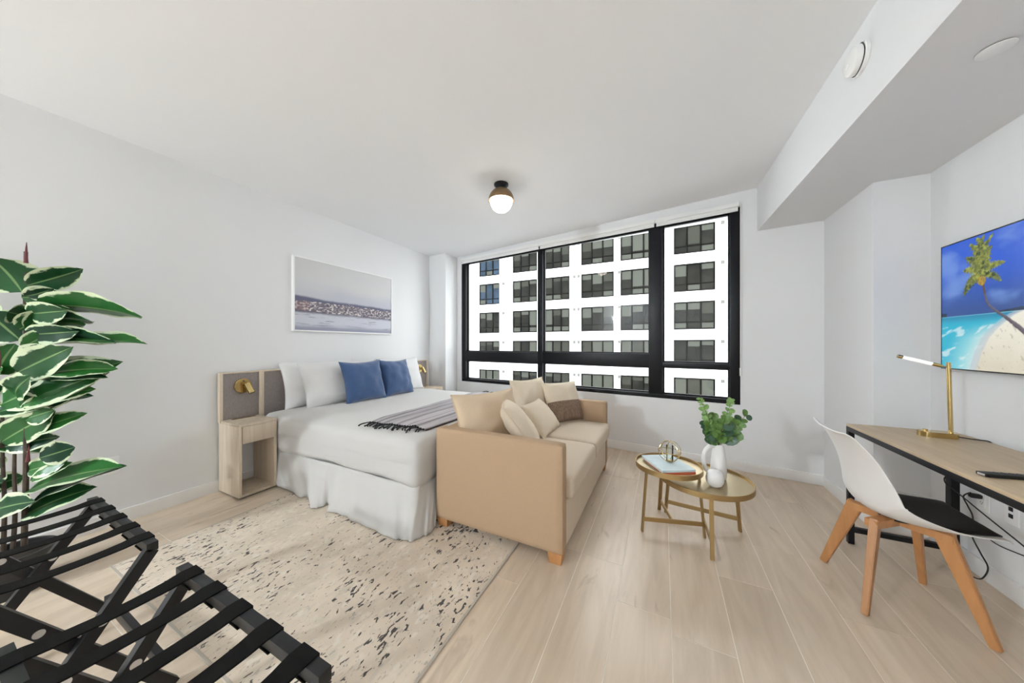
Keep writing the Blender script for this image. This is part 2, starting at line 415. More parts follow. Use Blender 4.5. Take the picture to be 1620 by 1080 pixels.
for ci, (a, b) in enumerate(colsx):
    vis = ci <= 5
    for ri, t in enumerate(tops):
        W_ = b-a; key = round(W_, 2)
        if key not in fw_cache:
            m_ = bmesh.new(); fr = .10
            for d in ((0, fr, 0, WH), (W_-fr, W_, 0, WH), (fr, W_-fr, 0, fr), (fr, W_-fr, WH-fr, WH), (W_/3-.05, W_/3+.05, fr, WH-fr), (2*W_/3-.05, 2*W_/3+.05, fr, WH-fr), (fr, W_-fr, .56, .63)): box(m_, d[0], d[1], .03, .15, d[2], d[3])
            o = link('window', m_, FD, apt); fw_cache[key] = o.data
        else:
            o = bpy.data.objects.new('window', fw_cache[key]); COL.objects.link(o); o.parent = apt
        o.location = (a-AX, 0, t-WH-AZ)
        if True:
            blue = ci == 0 and ri in (1, 2)
            bm_ = bmesh.new(); box(bm_, .05, W_-.05, .10, .12, .05, WH-.05); link('pane', bm_, FG2 if blue else FG, o)
            if vis and ri < 8:
                full = (ri >= 4 and rnd.random() < .65)
                for k in range(3):
                    if rnd.random() < .9:
                        h = WH-.14 if full else rnd.choice((.35, .45, .55, .75, .9))
                        if rnd.random() < .12: h = 1.4
                        x0 = k*W_/3+.06; x1 = (k+1)*W_/3-.06
                        bm_ = bmesh.new(); box(bm_, x0, x1, .085, .095, WH-.07-h, WH-.07); link('blind', bm_, FBD if rnd.random() < .35 and not blue else FBL, o)
                    if not full and rnd.random() < .5:
                        x0 = k*W_/3+.06; x1 = (k+1)*W_/3-.06
                        bm_ = bmesh.new(); box(bm_, x0, x1, .085, .095, .12, .5); link('blind', bm_, FBL, o)
        if vis and 1 <= ri <= 6:
            m_ = bmesh.new()
            for q in ((.35, .55), (.75, .95)) if ci in (2,) else ((.35, .6),):
                box(m_, b+q[0]-AX, b+q[1]-AX, -.04, .02, t-.28-AZ, t-.02-AZ)
            link('vent', m_, FV, apt)

# ---------------------------------------------------------------- ceiling light and detectors
def dome_light(loc, label, power, col):
    GLOW = mat('lit_opal_glass', (1, .95, .88), .3, emit=(col, power))
    t = empty('ceiling_light', label, 'lamp', loc)
    bm = bmesh.new(); lathe(bm, [(0, 0), (.066, 0), (.066, -.012), (.055, -.02), (.045, -.045), (.047, -.05), (0, -.05)]); link('canopy', bm, BLKMET, t, True)
    bm = bmesh.new(); prof = [(.04, -.046)]+[(.118*math.sin(R(a)), -.155+.118*math.cos(R(a))) for a in range(24, 91, 6)]+[(.112*math.sin(R(a)), -.155+.112*math.cos(R(a))) for a in range(90, 23, -6)]+[(.035, -.052)]
    lathe(bm, prof); link('dome_shade', bm, mat('bronze_dome', (.30, .20, .11), .35, .8), t, True)
    bm = bmesh.new(); lathe(bm, [(.1*math.sin(R(a)), -.160+.1*math.cos(R(a))) for a in range(40, 181, 7)]); link('globe', bm, GLOW, t, True)
    return t
dome_light((-1.335, 2.495, ceilz(-1.335)), 'bronze dome ceiling light with lit white globe above the bed foot', LAMP_NEAR, (1, .9, .78))
def fill_pendant(x, y, r, glow, label):  # unseen fill light added behind the camera, shaped as a hanging globe
    t = empty('fill_light', label, 'lamp', (x, y, ceilz(x)))
    bm = bmesh.new(); lathe(bm, [(0, 0), (.06, 0), (.06, -.02), (0, -.02)]); link('canopy', bm, BLKMET, t, True)
    bm = bmesh.new(); cyl(bm, (0, 0, -.02), (0, 0, -.50+r), .004, n=8); link('cord', bm, BLKPLA, t, True)
    bm = bmesh.new(); lathe(bm, [(r*math.sin(R(a)), -.50+r*math.cos(R(a))) for a in range(8, 181, 8)]+[(0, -.50-r)]); link('globe', bm, mat('fill_globe_glow', (1, 1, 1), .3, emit=((.86, .945, 1), glow)), t, True)
fill_pendant(-3.27, -3.13, .12, FILL_ENTRY, 'unseen globe added as fill light at the entry end of the room')
t = empty('smoke_detector', 'white round smoke detector on the side of the dropped beam', 'detector', (beamx(2.04), 2.04, 2.607))
Mx = Matrix.Rotation(R(-90), 4, 'Y')
bm = bmesh.new(); lathe(bm, [(0, 0), (.07, 0), (.07, .012), (.066, .016)], M=Mx); link('mount_plate', bm, WPLAST, t, True)
bm = bmesh.new(); lathe(bm, [(.058, .016), (.062, .02), (.06, .04), (.046, .05), (0, .053)], M=Mx); link('cover', bm, WPLAST, t, True)
bm = bmesh.new(); lathe(bm, [(.060, .0155), (.060, .0195)], M=Mx); link('sensor_slot', bm, SHADOWGAP, t)
bm = bmesh.new(); lathe(bm, [(.012, .048), (.012, .056), (0, .057)], c=(0, .0, -.02), M=Mx, n=16); link('test_button', bm, WPLAST, t, True)
t = empty('sprinkler_cover', 'flat white round sprinkler cover plate under the dropped beam', 'sprinkler', (1.112, 1.815, 2.35))
bm = bmesh.new(); lathe(bm, [(0, -.0005), (.041, -.0005), (.041, -.004), (0, -.004)]); link('gap_ring', bm, SHADOWGAP, t)
bm = bmesh.new(); lathe(bm, [(0, -.004), (.045, -.004), (.045, -.0065), (.043, -.008), (0, -.008)]); link('cover_plate', bm, WPLAST, t, True)

# ---------------------------------------------------------------- wall outlets
def outlet(name, label, loc, rz, kind):
    """local frame: plate in the xz plane, facing -y"""
    t = empty(name, label, 'outlet', loc, rz)
    bm = bmesh.new(); box(bm, -.036, .036, -.006, 0, -.058, .058, bevel=.002); link('cover_plate', bm, WPLAST, t, True)
    if kind == 'power':
        bm = bmesh.new(); box(bm, -.017, .017, -.009, -.004, -.034, .034, bevel=.001); f = link('receptacle', bm, WPLAST, t, True)
        bm = bmesh.new()
        for zz in (-.016, .016):
            for xx in (-.006, .006): box(bm, xx-.0012, xx+.0012, -.0094, -.0085, zz, zz+.008)
            cyl(bm, (0, -.0094, zz-.005), (0, -.0085, zz-.005), .0028, n=8)
        link('slots', bm, SHADOWGAP, f)
    else:
        for zz in (-.017, .017): bx('data_port', (-.010, .010, -.0085, -.004, zz-.010, zz+.010), BLKPLA, t, .001)
    return t
outlet('wall_outlet', 'white duplex power outlet on the left wall beside the plant', (XL, .677, .418), R(90), 'power')
outlet('wall_outlet', 'white power outlet under the desk with a black plug in it', (XR, 2.585, .418), R(-90), 'power')
outlet('data_outlet', 'white plate with two black square ports under the desk', (XR, 2.435, .424), R(-90), 'data')

# ---------------------------------------------------------------- rug
def rug_mat():
    m = bpy.data.materials.new('distressed_rug'); m.use_nodes = True
    N = m.node_tree.nodes; L = m.node_tree.links; p = N['Principled BSDF']; p.inputs['Roughness'].default_value = .95
    tc = N.new('ShaderNodeTexCoord')
    def nz(scale, st, det=4, off=(0, 0, 0), dist=0):
        mp = N.new('ShaderNodeMapping'); mp.inputs['Scale'].default_value = st; mp.inputs['Location'].default_value = off
        n = N.new('ShaderNodeTexNoise'); n.inputs['Scale'].default_value = scale; n.inputs['Detail'].default_value = det; n.inputs['Distortion'].default_value = dist
        L.new(tc.outputs['Object'], mp.inputs['Vector']); L.new(mp.outputs[0], n.inputs['Vector']); return n.outputs['Fac']
    def ramp(v, a, b, c0=(0, 0, 0, 1), c1=(1, 1, 1, 1)):
        r = N.new('ShaderNodeValToRGB'); e = r.color_ramp.elements; e[0].position = a; e[1].position = b; e[0].color = c0; e[1].color = c1
        L.new(v, r.inputs[0]); return r.outputs[0]
    base = ramp(nz(5, (1, .7, 1), 6), .35, .62, (.70, .595, .475, 1), (.60, .505, .40, 1))
    pale = ramp(nz(20, (1.4, .8, 1), 5, (3, 1, 0)), .56, .66)
    grey = ramp(nz(26, (1.3, .5, 1), 5, (7, 4, 0)), .55, .66)
    n1, cl = nz(34, (1.7, .75, 1), 2.5, (1, 9, 0), .5), nz(2.6, (1.2, .8, 1), 4, (2.3, 5.1, 0))
    ma = N.new('ShaderNodeMath'); ma.operation = 'MULTIPLY_ADD'; ma.inputs[1].default_value = .55; L.new(cl, ma.inputs[0]); L.new(n1, ma.inputs[2])
    fleck = ramp(ma.outputs[0], .908, .926)
    fine = ramp(nz(60, (1.4, .6, 1), 2, (4, 2, 0), .3), .64, .66)
    def mul(a, b):
        mm = N.new('ShaderNodeMath'); mm.operation = 'MULTIPLY'; L.new(a, mm.inputs[0]); L.new(b, mm.inputs[1]); return mm.outputs[0]
    def mx(f, a, col, amt=1):
        x = N.new('ShaderNodeMixRGB'); x.inputs[2].default_value = col
        mm = N.new('ShaderNodeMath'); mm.operation = 'MULTIPLY'; mm.inputs[1].default_value = amt; L.new(f, mm.inputs[0]); L.new(mm.outputs[0], x.inputs[0])
        L.new(a, x.inputs[1]); return x.outputs[0]
    c = mx(pale, base, (.74, .675, .585, 1), .6); c = mx(grey, c, (.50, .455, .395, 1), .35)
    c = mx(fleck, c, (.045, .04, .038, 1), .95); c = mx(fine, c, (.16, .15, .13, 1), .35)
    L.new(c, p.inputs['Base Color'])
    b = N.new('ShaderNodeBump'); b.inputs['Strength'].default_value = .3; b.inputs['Distance'].default_value = .003
    L.new(nz(220, (1, 1, 1)), b.inputs['Height']); L.new(b.outputs[0], p.inputs['Normal'])
    return m
rug = empty('area_rug', 'cream and grey distressed rug with black flecks under the bed', 'rug', (-1.79, 2.05, 0))
bm = bmesh.new(); box(bm, -.985, .97, -1.49, 1.2, 0, .009, bevel=.003); link('pile', bm, rug_mat(), rug, True)
bm = bmesh.new()
e = .008
for d in ((-.995, -.985, -1.50, 1.21), (.97, .98, -1.50, 1.21), (-.985, .97, -1.50, -1.49), (-.985, .97, 1.2, 1.21)): box(bm, d[0], d[1], d[2], d[3], 0, .008)
link('binding', bm, mat('rug_binding', (.48, .43, .36), .9), rug)

# ---------------------------------------------------------------- bed with skirt, pillows, throw
BX0, BX1, BY0, BY1 = -3.34, -1.435, 1.52, 3.44
BTOP = .648
bed = empty('bed', 'king bed with white fitted coverlet and pleated white skirt', 'bed', (-2.39, 2.48, 0))
def rel(o_, v): return Vector(v)-o_.location
bm = bmesh.new(); box(bm, -.90, .90, -.9, .9, .01, .30); link('base', bm, LINEN, bed)
def mattress_fn(p, q):
    s = .006*fb(p.x*3, p.y*3, p.z*6, 3)
    edge = max(abs(q.x), abs(q.y))
    lowering = .028*sm(.72, 1.0, edge) if p.z > 0 else 0
    k = 1+.012*math.sin(p.x*9+p.y*7)*(1 if p.z < 0 else 0)
    p2 = Vector((p.x*k, p.y*k, p.z-lowering+s))
    if p.z < -.1: p2.z += .012*math.sin(p.x*5+1)+.008*math.sin(p.x*11+p.y*6)
    return p2
bm = bmesh.new(); rbox(bm, (0, 0, (BTOP+.295)/2), (BX1-BX0, BY1-BY0, BTOP-.295), .075, 26, mattress_fn)
link('coverlet', bm, LINEN, bed, True, 80)
hem = [(437.5, 768), (450, 773), (462, 777.5), (473, 786.7), (487, 787), (491.7, 804), (505, 802), (517.5, 799), (520, 806.7), (540, 815), (563, 824), (593, 840), (621.7, 851), (638, 855), (655, 854), (670, 848), (681, 841.7), (688, 834)]
hp = spline([onz(a, b, .016) for a, b in hem], 6)
tp = [(446, 710), (505, 727), (567, 743), (605, 764), (643, 775), (665, 768), (689, 757)]
n = len(hp)
# top edge follows the bed's rectangle, matched by position along the run
tops_ = []
for i, h in enumerate(hp):
    f = i/(n-1)
    if f < .8: tops_.append(Vector((-3.30+(BX1-.03+3.30)*f/.8, BY0+.015, .315)))
    else: tops_.append(Vector((BX1-.012, BY0+.03+(f-.8)/.2*.22, .315)))
def skirt(top, hm, name):
    bm = bmesh.new(); rows = 12; g = []
    for j in range(rows+1):
        r = []; t = j/rows
        for i, (a, b) in enumerate(zip(top, hm)):
            p = a.lerp(b, t); out = math.sin(t*math.pi)*.016
            wv = (.010*math.sin(i*.55)+.007*math.sin(i*1.3+1))*t+.01*fb(p.x*5, p.z*5, 1, 3)
            nrm = Vector((b.x-a.x, b.y-a.y, 0)); nrm = nrm.normalized() if nrm.length > 1e-4 else Vector((0, -1, 0))
            r.append(bm.verts.new(p+nrm*(wv-out*.5)))
        g.append(r)
    for a, b in zip(g, g[1:]):
        for i in range(len(a)-1): bm.faces.new((a[i], a[i+1], b[i+1], b[i]))
    for v in bm.verts: v.co -= bed.location
    o = link(name, bm, LINEN, bed, True, 180); sol = o.modifiers.new('thick', 'SOLIDIFY'); sol.thickness = .004
    return o
skirt(tops_, hp, 'skirt')
ft = [Vector((BX1-.012, BY0+.3+i*.04, .315)) for i in range(40)]; skirt(ft, [Vector((BX1-.004+.006*math.sin(i), BY0+.3+i*.04, .016)) for i in range(40)], 'skirt')
fs_ = [Vector((BX0+.03+i*.047, BY1-.015, .315)) for i in range(40)]; skirt(fs_, [Vector((BX0+.03+i*.047, BY1+.05+.03*math.sin(i*.9), .016)) for i in range(40)], 'skirt')

def pillow(bm, sx, sy, th, n=22, pinch=.07, lump=.012, seed=0, power=.5):
    """cushion lying in local xz, thickness in y"""
    def pt(u, v, s):
        x = u*sx/2*(1-pinch*(1-v*v)**1*(abs(u)**3)); z = v*sy/2*(1-pinch*(1-u*u)*(abs(v)**3))
        b = max(0, (1-abs(u)**2.4))*max(0, (1-abs(v)**2.4))
        y = s*th/2*b**power
        wr = lump*fb(u*2.2+seed, v*2.2, s*3+seed, 3)*b**.3
        # creases running in from corners
        wr += .35*lump*math.sin(9*(u-v)+seed)*math.exp(-6*(1-abs(u))*(1-abs(v))-2*(1-max(abs(u), abs(v))))*(b > 1e-4)
        return Vector((x, y+s*wr*.8, z))
    grid = {}
    for s in (-1, 1):
        for i in range(n+1):
            for j in range(n+1):
                u, v = -1+2*i/n, -1+2*j/n
                u = math.copysign(1-(1-abs(u))**1.35, u); v = math.copysign(1-(1-abs(v))**1.35, v)
                if (i in (0, n) or j in (0, n)):
                    if s == 1: grid[(s, i, j)] = grid[(-1, i, j)]; continue
                grid[(s, i, j)] = bm.verts.new(pt(u, v, s))
    for s in (-1, 1):
        for i in range(n):
            for j in range(n):
                q = [grid[(s, i, j)], grid[(s, i+1, j)], grid[(s, i+1, j+1)], grid[(s, i, j+1)]]
                bm.faces.new(q if s < 0 else q[::-1])
    return pt
def cushion(name, label, cat, loc, rz, tilt, sx, sy, th, m, group=None, roll=0, seed=0, piping=None, pinch=.07, lump=.012, bands=None, power=.5):
    """loc: middle of the bottom edge; facing local -y turned by rz; tilt leans it back; roll turns it in its plane"""
    t = empty(name, label, cat, loc, 0, group)
    bm = bmesh.new(); f = pillow(bm, sx, sy, th, seed=seed, pinch=pinch, lump=lump, power=power)
    M = Matrix.Rotation(rz, 4, 'Z') @ Matrix.Rotation(-tilt, 4, 'X') @ Matrix.Translation((0, 0, sy/2)) @ Matrix.Rotation(roll, 4, 'Y')
    if bands:
        for fa in bm.faces:
            zz = fa.calc_center_median().z/(sy/2)
            fa.material_index = 1 if zz < bands else 0
    bmesh.ops.transform(bm, matrix=M, verts=bm.verts)
    link('cover', bm, m, t, True, 180)
    bm = bmesh.new(); pts = []
    K = 14
    for a, b in (((-1, -1), (1, -1)), ((1, -1), (1, 1)), ((1, 1), (-1, 1)), ((-1, 1), (-1, -1))):
        for k in range(K): pts.append(f(a[0]+(b[0]-a[0])*k/K, a[1]+(b[1]-a[1])*k/K, 1))
    tube(bm, [M @ p for p in pts], piping or .0035, 6, True); link('seam', bm, m[0] if isinstance(m, list) else m, t, True)
    return t
g = 'white sleeping pillows at the headboard'
pz = BTOP-.018
cushion('bed_pillow', 'white pillow at the back left, leaning on the headboard', 'pillow', (-3.19, 2.03, pz), R(90), R(14), .76, .46, .17, PILLOWC, g, seed=1, lump=.02)
cushion('bed_pillow', 'white pillow in front at the left, beside the first blue cushion', 'pillow', (-3.02, 2.10, pz), R(90), R(20), .70, .46, .19, PILLOWC, g, seed=4, lump=.02)
cushion('bed_pillow', 'white pillow at the right end, behind the second blue cushion', 'pillow', (-3.05, 3.00, pz), R(90), R(16), .72, .46, .18, PILLOWC, g, seed=9, lump=.02)
g = 'blue velvet cushions on the bed'
cushion('blue_cushion', 'blue velvet cushion on the bed nearer the nightstand lamp', 'cushion', (-2.85, 2.28, pz+.005), R(84), R(17), .47, .46, .17, BLUE, g, seed=2, roll=R(-1), pinch=.12, lump=.02)
cushion('blue_cushion', 'blue velvet cushion on the bed nearer the window', 'cushion', (-2.86, 2.76, pz+.005), R(92), R(20), .47, .46, .17, BLUE, g, seed=6, roll=R(2), pinch=.12, lump=.02)

# throw
def throw_mat():
    m = bpy.data.materials.new('striped_grey_throw'); m.use_nodes = True
    N = m.node_tree.nodes; L = m.node_tree.links; p = N['Principled BSDF']; p.inputs['Roughness'].default_value = .9
    tc = N.new('ShaderNodeTexCoord'); mp = N.new('ShaderNodeMapping'); mp.inputs['Scale'].default_value = (22, .5, 1)
    n = N.new('ShaderNodeTexNoise'); n.inputs['Scale'].default_value = 1.6; n.inputs['Detail'].default_value = 5
    r = N.new('ShaderNodeValToRGB'); e = r.color_ramp.elements; e[0].position = .36; e[1].position = .6
    e[0].color = (.20, .18, .185, 1); e[1].color = (.50, .465, .485, 1)
    L.new(tc.outputs['Object'], mp.inputs['Vector']); L.new(mp.outputs[0], n.inputs['Vector']); L.new(n.outputs['Fac'], r.inputs[0]); L.new(r.outputs[0], p.inputs['Base Color'])
    return m
thr = empty('throw_blanket', 'grey striped throw with black tassels across the bed foot', 'blanket', (-1.75, 2.5, BTOP))
bm = bmesh.new(); g = []
NX, NY = 26, 50
TC = [Vector((-2.03, 1.645)), Vector((-1.525, 1.70)), Vector((-1.50, 3.36)), Vector((-2.10, 3.36))]
def thr_pt(u, v):
    q = TC[0].lerp(TC[1], u).lerp(TC[3].lerp(TC[2], u), v)
    px_, py_ = q.x, q.y
    ex = max(abs((px_+2.3875)/.9525), abs((py_-2.48)/.96))
    z = BTOP+.010-.028*sm(.72, 1.0, ex)+.004*math.sin(u*17+fb(v*4, u*3)*2)+.002*fb(px_*9, py_*9)
    return Vector((px_, py_, z))-thr.location
for j in range(NY+1): g.append([bm.verts.new(thr_pt(i/NX, j/NY)) for i in range(NX+1)])
for a, b in zip(g, g[1:]):
    for i in range(NX): bm.faces.new((a[i], a[i+1], b[i+1], b[i]))
o = link('cloth', bm, throw_mat(), thr, True, 180); s = o.modifiers.new('thick', 'SOLIDIFY'); s.thickness = .005; s.offset = 1
bm = bmesh.new(); tube(bm, [thr_pt(1, k/40)+Vector((.0, 0, .003)) for k in range(41)], .006, 6); link('edge_binding', bm, mat('throw_edge', (.06, .04, .035), .9), thr, True)
TASS = mat('black_tassel_yarn', (.012, .012, .014), .9)
for k in range(22):
    u = (k+.5)/22
    b = thr_pt(u, 0)+Vector((0, 0, .006)); L_ = random.uniform(.05, .085); sx = random.uniform(-.045, .02)
    bm = bmesh.new()
    pts = spline([b, b+Vector((sx*.3, -L_*.35, .004)), b+Vector((sx*.8+random.uniform(-.02, .02), -L_*.75, -.004)), b+Vector((sx+random.uniform(-.02, .02), -L_, -.014 if k < 19 else -.04))], 4)
    tube(bm, pts, .0032, 5, r1=.006); tube(bm, [pts[1], pts[2]], .0075, 6); link('tassel', bm, TASS, thr, True)
for k in range(16):
    u = (k+.5)/16; b = thr_pt(u, 1)+Vector((0, 0, .004)); bm = bmesh.new()
    pts = [b, b+Vector((random.uniform(-.02, .02), .03, .006)), b+Vector((random.uniform(-.03, .03), .06, .0))]
    tube(bm, pts, .0035, 5, r1=.006); link('tassel', bm, TASS, thr, True)

# ---------------------------------------------------------------- headboard, nightstands, reading lamps
HZ0, HZ1, HX = .585, 1.01, -3.355
HY0, HY1 = 1.236, 3.79
hb = empty('headboard', 'long pale oak headboard with grey linen panels along the left wall', 'headboard', (XL, 2.513, HZ0))
def hbx(name, x0, x1, y0, y1, z0, z1, m, bevel=.0015): return bx(name, (x0-XL, x1-XL, y0-2.513, y1-2.513, z0-HZ0, z1-HZ0), m, hb, bevel)
st = [(1.236, 1.258), (1.520, 1.558), (3.466, 3.504), (3.768, 3.79)]
for a, b in st: hbx('stile', XL+.014, HX, a, b, HZ0, HZ1, NS_WOOD)
hbx('top_rail', XL+.014, HX, st[0][1], st[1][0], HZ1-.012, HZ1, NS_WOOD); hbx('top_rail', XL+.014, HX, st[1][1], st[2][0], HZ1-.012, HZ1, NS_WOOD); hbx('top_rail', XL+.014, HX, st[2][1], st[3][0], HZ1-.012, HZ1, NS_WOOD)
hbx('fabric_panel', XL+.014, HX-.008, 1.258, 1.520, HZ0+.02, HZ1-.012, HB_FAB)
ym = (1.558+3.466)/2
hbx('fabric_panel', XL+.014, HX-.008, 1.558, ym-.002, HZ0, HZ1-.012, HB_FAB); hbx('fabric_panel', XL+.014, HX-.008, ym+.002, 3.466, HZ0, HZ1-.012, HB_FAB)
hbx('fabric_panel', XL+.014, HX-.008, 3.504, 3.768, HZ0+.02, HZ1-.012, HB_FAB)
def nightstand(y0, y1, label):
    t = empty('nightstand', label, 'nightstand', (-3.22, (y0+y1)/2, 0), 0, 'nightstands either side of the bed')
    h = (y1-y0)/2; X0, X1 = XL+.016+3.22, .17
    P = .02
    bx('side_panel', (X0, X1, -h, -h+P, .012, .584), NS_WOOD, t, .0015); bx('side_panel', (X0, X1, h-P, h, .012, .584), NS_WOOD, t, .0015)
    bx('bottom_panel', (X0, X1, -h+P, h-P, .012, .032), NS_WOOD, t, .0015)
    bx('plinth', (X0+.01, X1-.015, -h+.01, h-.01, .001, .012), SHADOWGAP, t)
    bx('top', (X0, X1+.008, -h, h, .585, .603), NS_WOOD, t, .0015)
    bx('drawer', (X0+.02, X1+.008, -h+P+.002, h-P-.002+.018, .445, .583), NS_WOOD, t, .0015)
    bx('grommet_plate', (X0+.05, X0+.085, -.07, .10, .603, .6055), BRASS, t)
    return t
nightstand(1.243, 1.512, 'pale oak nightstand with drawer and open niche at the near side of the bed')
nightstand(3.508, 3.78, 'pale oak nightstand on the window side, mostly hidden behind the bed')
def reading_lamp(y, label):
    t = empty('reading_lamp', label, 'lamp', (HX-.008, y, .885), 0, 'brass reading lamps on the headboard')
    Mr = Matrix.Rotation(R(90), 4, 'Y')
    bm = bmesh.new(); lathe(bm, [(0, 0), (.064, 0), (.064, .016), (.059, .021), (0, .021)], M=Mr); link('wall_plate', bm, BRASS, t, True)
    bm = bmesh.new(); cyl(bm, (.02, .012, -.008), (.062, .018, -.010), .009, n=12); link('swivel', bm, BRASS, t, True)
    a = Vector((.052, .012, .022)); d = Vector((.42, .22, -.88)).normalized()
    bm = bmesh.new(); cyl(bm, a, a+d*.095, .0235, n=24, caps=False)
    cyl(bm, a, a+d*.002, .0235, n=24); cyl(bm, a+d*.0945, a+d*.06, .0215, n=24, caps=False); link('shade', bm, BRASS, t, True)
    bm = bmesh.new(); cyl(bm, a+d*.06, a+d*.062, .0212, n=20); link('lens', bm, mat('lamp_lens', (.8, .8, .75), .3), t, True)
    bm = bmesh.new(); cyl(bm, (.02, 0, .042), (.027, 0, .042), .005, n=10); link('switch', bm, BLKPLA, t, True)
    return t
reading_lamp(1.395, 'brass reading lamp on the headboard above the near nightstand')
reading_lamp(3.60, 'brass reading lamp at the window end of the headboard')

# ---------------------------------------------------------------- picture over the bed
pic = empty('framed_picture', 'white framed hazy seascape print with a town on the shore', 'picture', (XL, 2.456, 1.39))
PW, PH = 1.272, .778
for nm, d in (('frame_side', (0, .04, -PW/2, -PW/2+.014, 0, PH)), ('frame_side', (0, .04, PW/2-.014, PW/2, 0, PH)), ('frame_top', (0, .04, -PW/2+.014, PW/2-.014, PH-.014, PH)), ('frame_bottom', (0, .04, -PW/2+.014, PW/2-.014, 0, .014))):
    bx(nm, d, WPLAST, pic, .001)
bx('backing', (0, .03, -PW/2+.014, PW/2-.014, .014, PH-.014), SHADOWGAP, pic)
S = srgb
def sea(u, v):
    v = v+.02*(u-.5)*0
    h = fb(u*3, v*14, 1)*.02
    sky = mixc(S(186, 188, 200), S(205, 205, 206), sm(.42, .75, v+fb(u*2, v*3)*.08))
    c = sky
    ridge = .475-.02*u+.012*fb(u*6, 3)+(.02*sm(.3, 0, u))
    if v < ridge: c = mixc(c, S(96, 96, 122), sm(ridge, ridge-.035, v))
    tb, tt = .262+.03*(1-u)*.3, .415-.03*abs(u-.45)+.02*fb(u*9, 7)
    if tb < v < tt:
        cell = noise.cell(Vector((u*70+fb(u*20, v*20)*1.5, v*55, 0)))
        k = fb(u*45, v*60, 2, 3)
        c = mixc(S(112, 104, 116), S(222, 214, 210), sm(-.1, .6, k+.5*cell-.1))
        if k < -.35: c = S(82, 76, 92)
        if u < .12: c = mixc(c, S(150, 112, 110), .35)
    if v <= tb:
        c = mixc(S(90, 86, 104), S(196, 198, 208), sm(tb, tb-.05, v+.01*fb(u*18, v*40)))
        c = mixc(c, S(128, 130, 154), .8*sm(.11, .02, v+.03*fb(u*3, v*20, 5)))
        k = fb(u*6, v*45, 8)
        if k > .28: c = mixc(c, S(150, 150, 166), sm(.28, .6, k))
    return c
painted_grid('print', 220, 130, lambda u, v: (.031, -PW/2+.014+u*(PW-.028), .014+v*(PH-.028)), sea, attr_mat('seascape_print', .6), pic)

# ---------------------------------------------------------------- sofa and cushions
SX0, SX1, SY0, SY1 = -1.40, -.50, 1.66, 3.22
sofa = empty('sofa', 'beige linen two-seat sofa with wooden block feet at the bed foot', 'sofa', ((SX0+SX1)/2, (SY0+SY1)/2, 0))
def soft(name, x0, x1, y0, y1, z0, z1, r, m, n=8, fn=None):
    bm = bmesh.new(); c = sofa.location; rbox(bm, ((x0+x1)/2-c.x, (y0+y1)/2-c.y, (z0+z1)/2), (x1-x0, y1-y0, z1-z0), r, n, fn)
    return link(name, bm, m, sofa, True, 80)
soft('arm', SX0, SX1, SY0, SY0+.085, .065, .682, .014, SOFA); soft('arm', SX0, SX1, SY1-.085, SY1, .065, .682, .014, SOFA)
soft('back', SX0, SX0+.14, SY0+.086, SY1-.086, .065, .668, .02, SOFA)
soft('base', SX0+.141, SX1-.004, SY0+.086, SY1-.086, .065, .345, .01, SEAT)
def seat_fn(p, q):
    b = (1-q.x**4)*(1-q.y**4)
    return Vector((p.x, p.y, p.z+(.014*b if p.z > 0 else 0)+.002*fb(p.x*6, p.y*6)))
ymid = (SY0+SY1)/2
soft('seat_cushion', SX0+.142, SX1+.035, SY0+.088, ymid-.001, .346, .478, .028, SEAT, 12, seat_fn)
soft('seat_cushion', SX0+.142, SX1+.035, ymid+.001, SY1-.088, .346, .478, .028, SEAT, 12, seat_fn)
for fx in (SX0+.05, SX1-.05):
    for fy in (SY0+.05, SY1-.05):
        bm = bmesh.new(); c = sofa.location; z0 = .010 if fx < -.85 else 0
        bar(bm, (fx-c.x, fy-c.y, .066), (fx-c.x, fy-c.y, z0), .085, .085, .07, .07); link('foot', bm, BEECH, sofa)
zs = .488
g = 'scatter cushions on the sofa'
cushion('sofa_cushion', 'large tan linen cushion in the near corner of the sofa', 'cushion', (-1.12, 2.00, zs-.005), R(66), R(21), .58, .43, .22, CUSH, g, seed=3, lump=.022, pinch=.10)
cushion('sofa_cushion', 'large pale cushion against the sofa back behind the two-tone one', 'cushion', (-1.10, 2.78, zs-.005), R(68), R(18), .46, .45, .18, CUSH2, g, seed=5, lump=.02, pinch=.10)
STRP = mat('brown_woven_band', (.24, .165, .115), .9, noise_scale=6, noise_amt=.45, stretch=(30, 30, 1))
cushion('sofa_cushion', 'two-tone cream and brown striped cushion by the far sofa arm', 'cushion', (-.835, 2.955, zs-.003), R(55), R(22), .42, .41, .15, [CUSH2, STRP], g, seed=8, bands=.05, pinch=.06)
cushion('sofa_cushion', 'small ivory cushion with piped edge leaning in front of the tan cushion', 'cushion', (-.83, 2.12, zs), R(118), R(38), .40, .42, .17, CUSH2, g, seed=11, piping=.005)
cushion('sofa_cushion', 'small plain ivory cushion second from the near arm in the front row', 'cushion', (-.86, 2.56, zs-.002), R(90), R(42), .46, .33, .14, CUSH2, g, seed=12, pinch=.09)

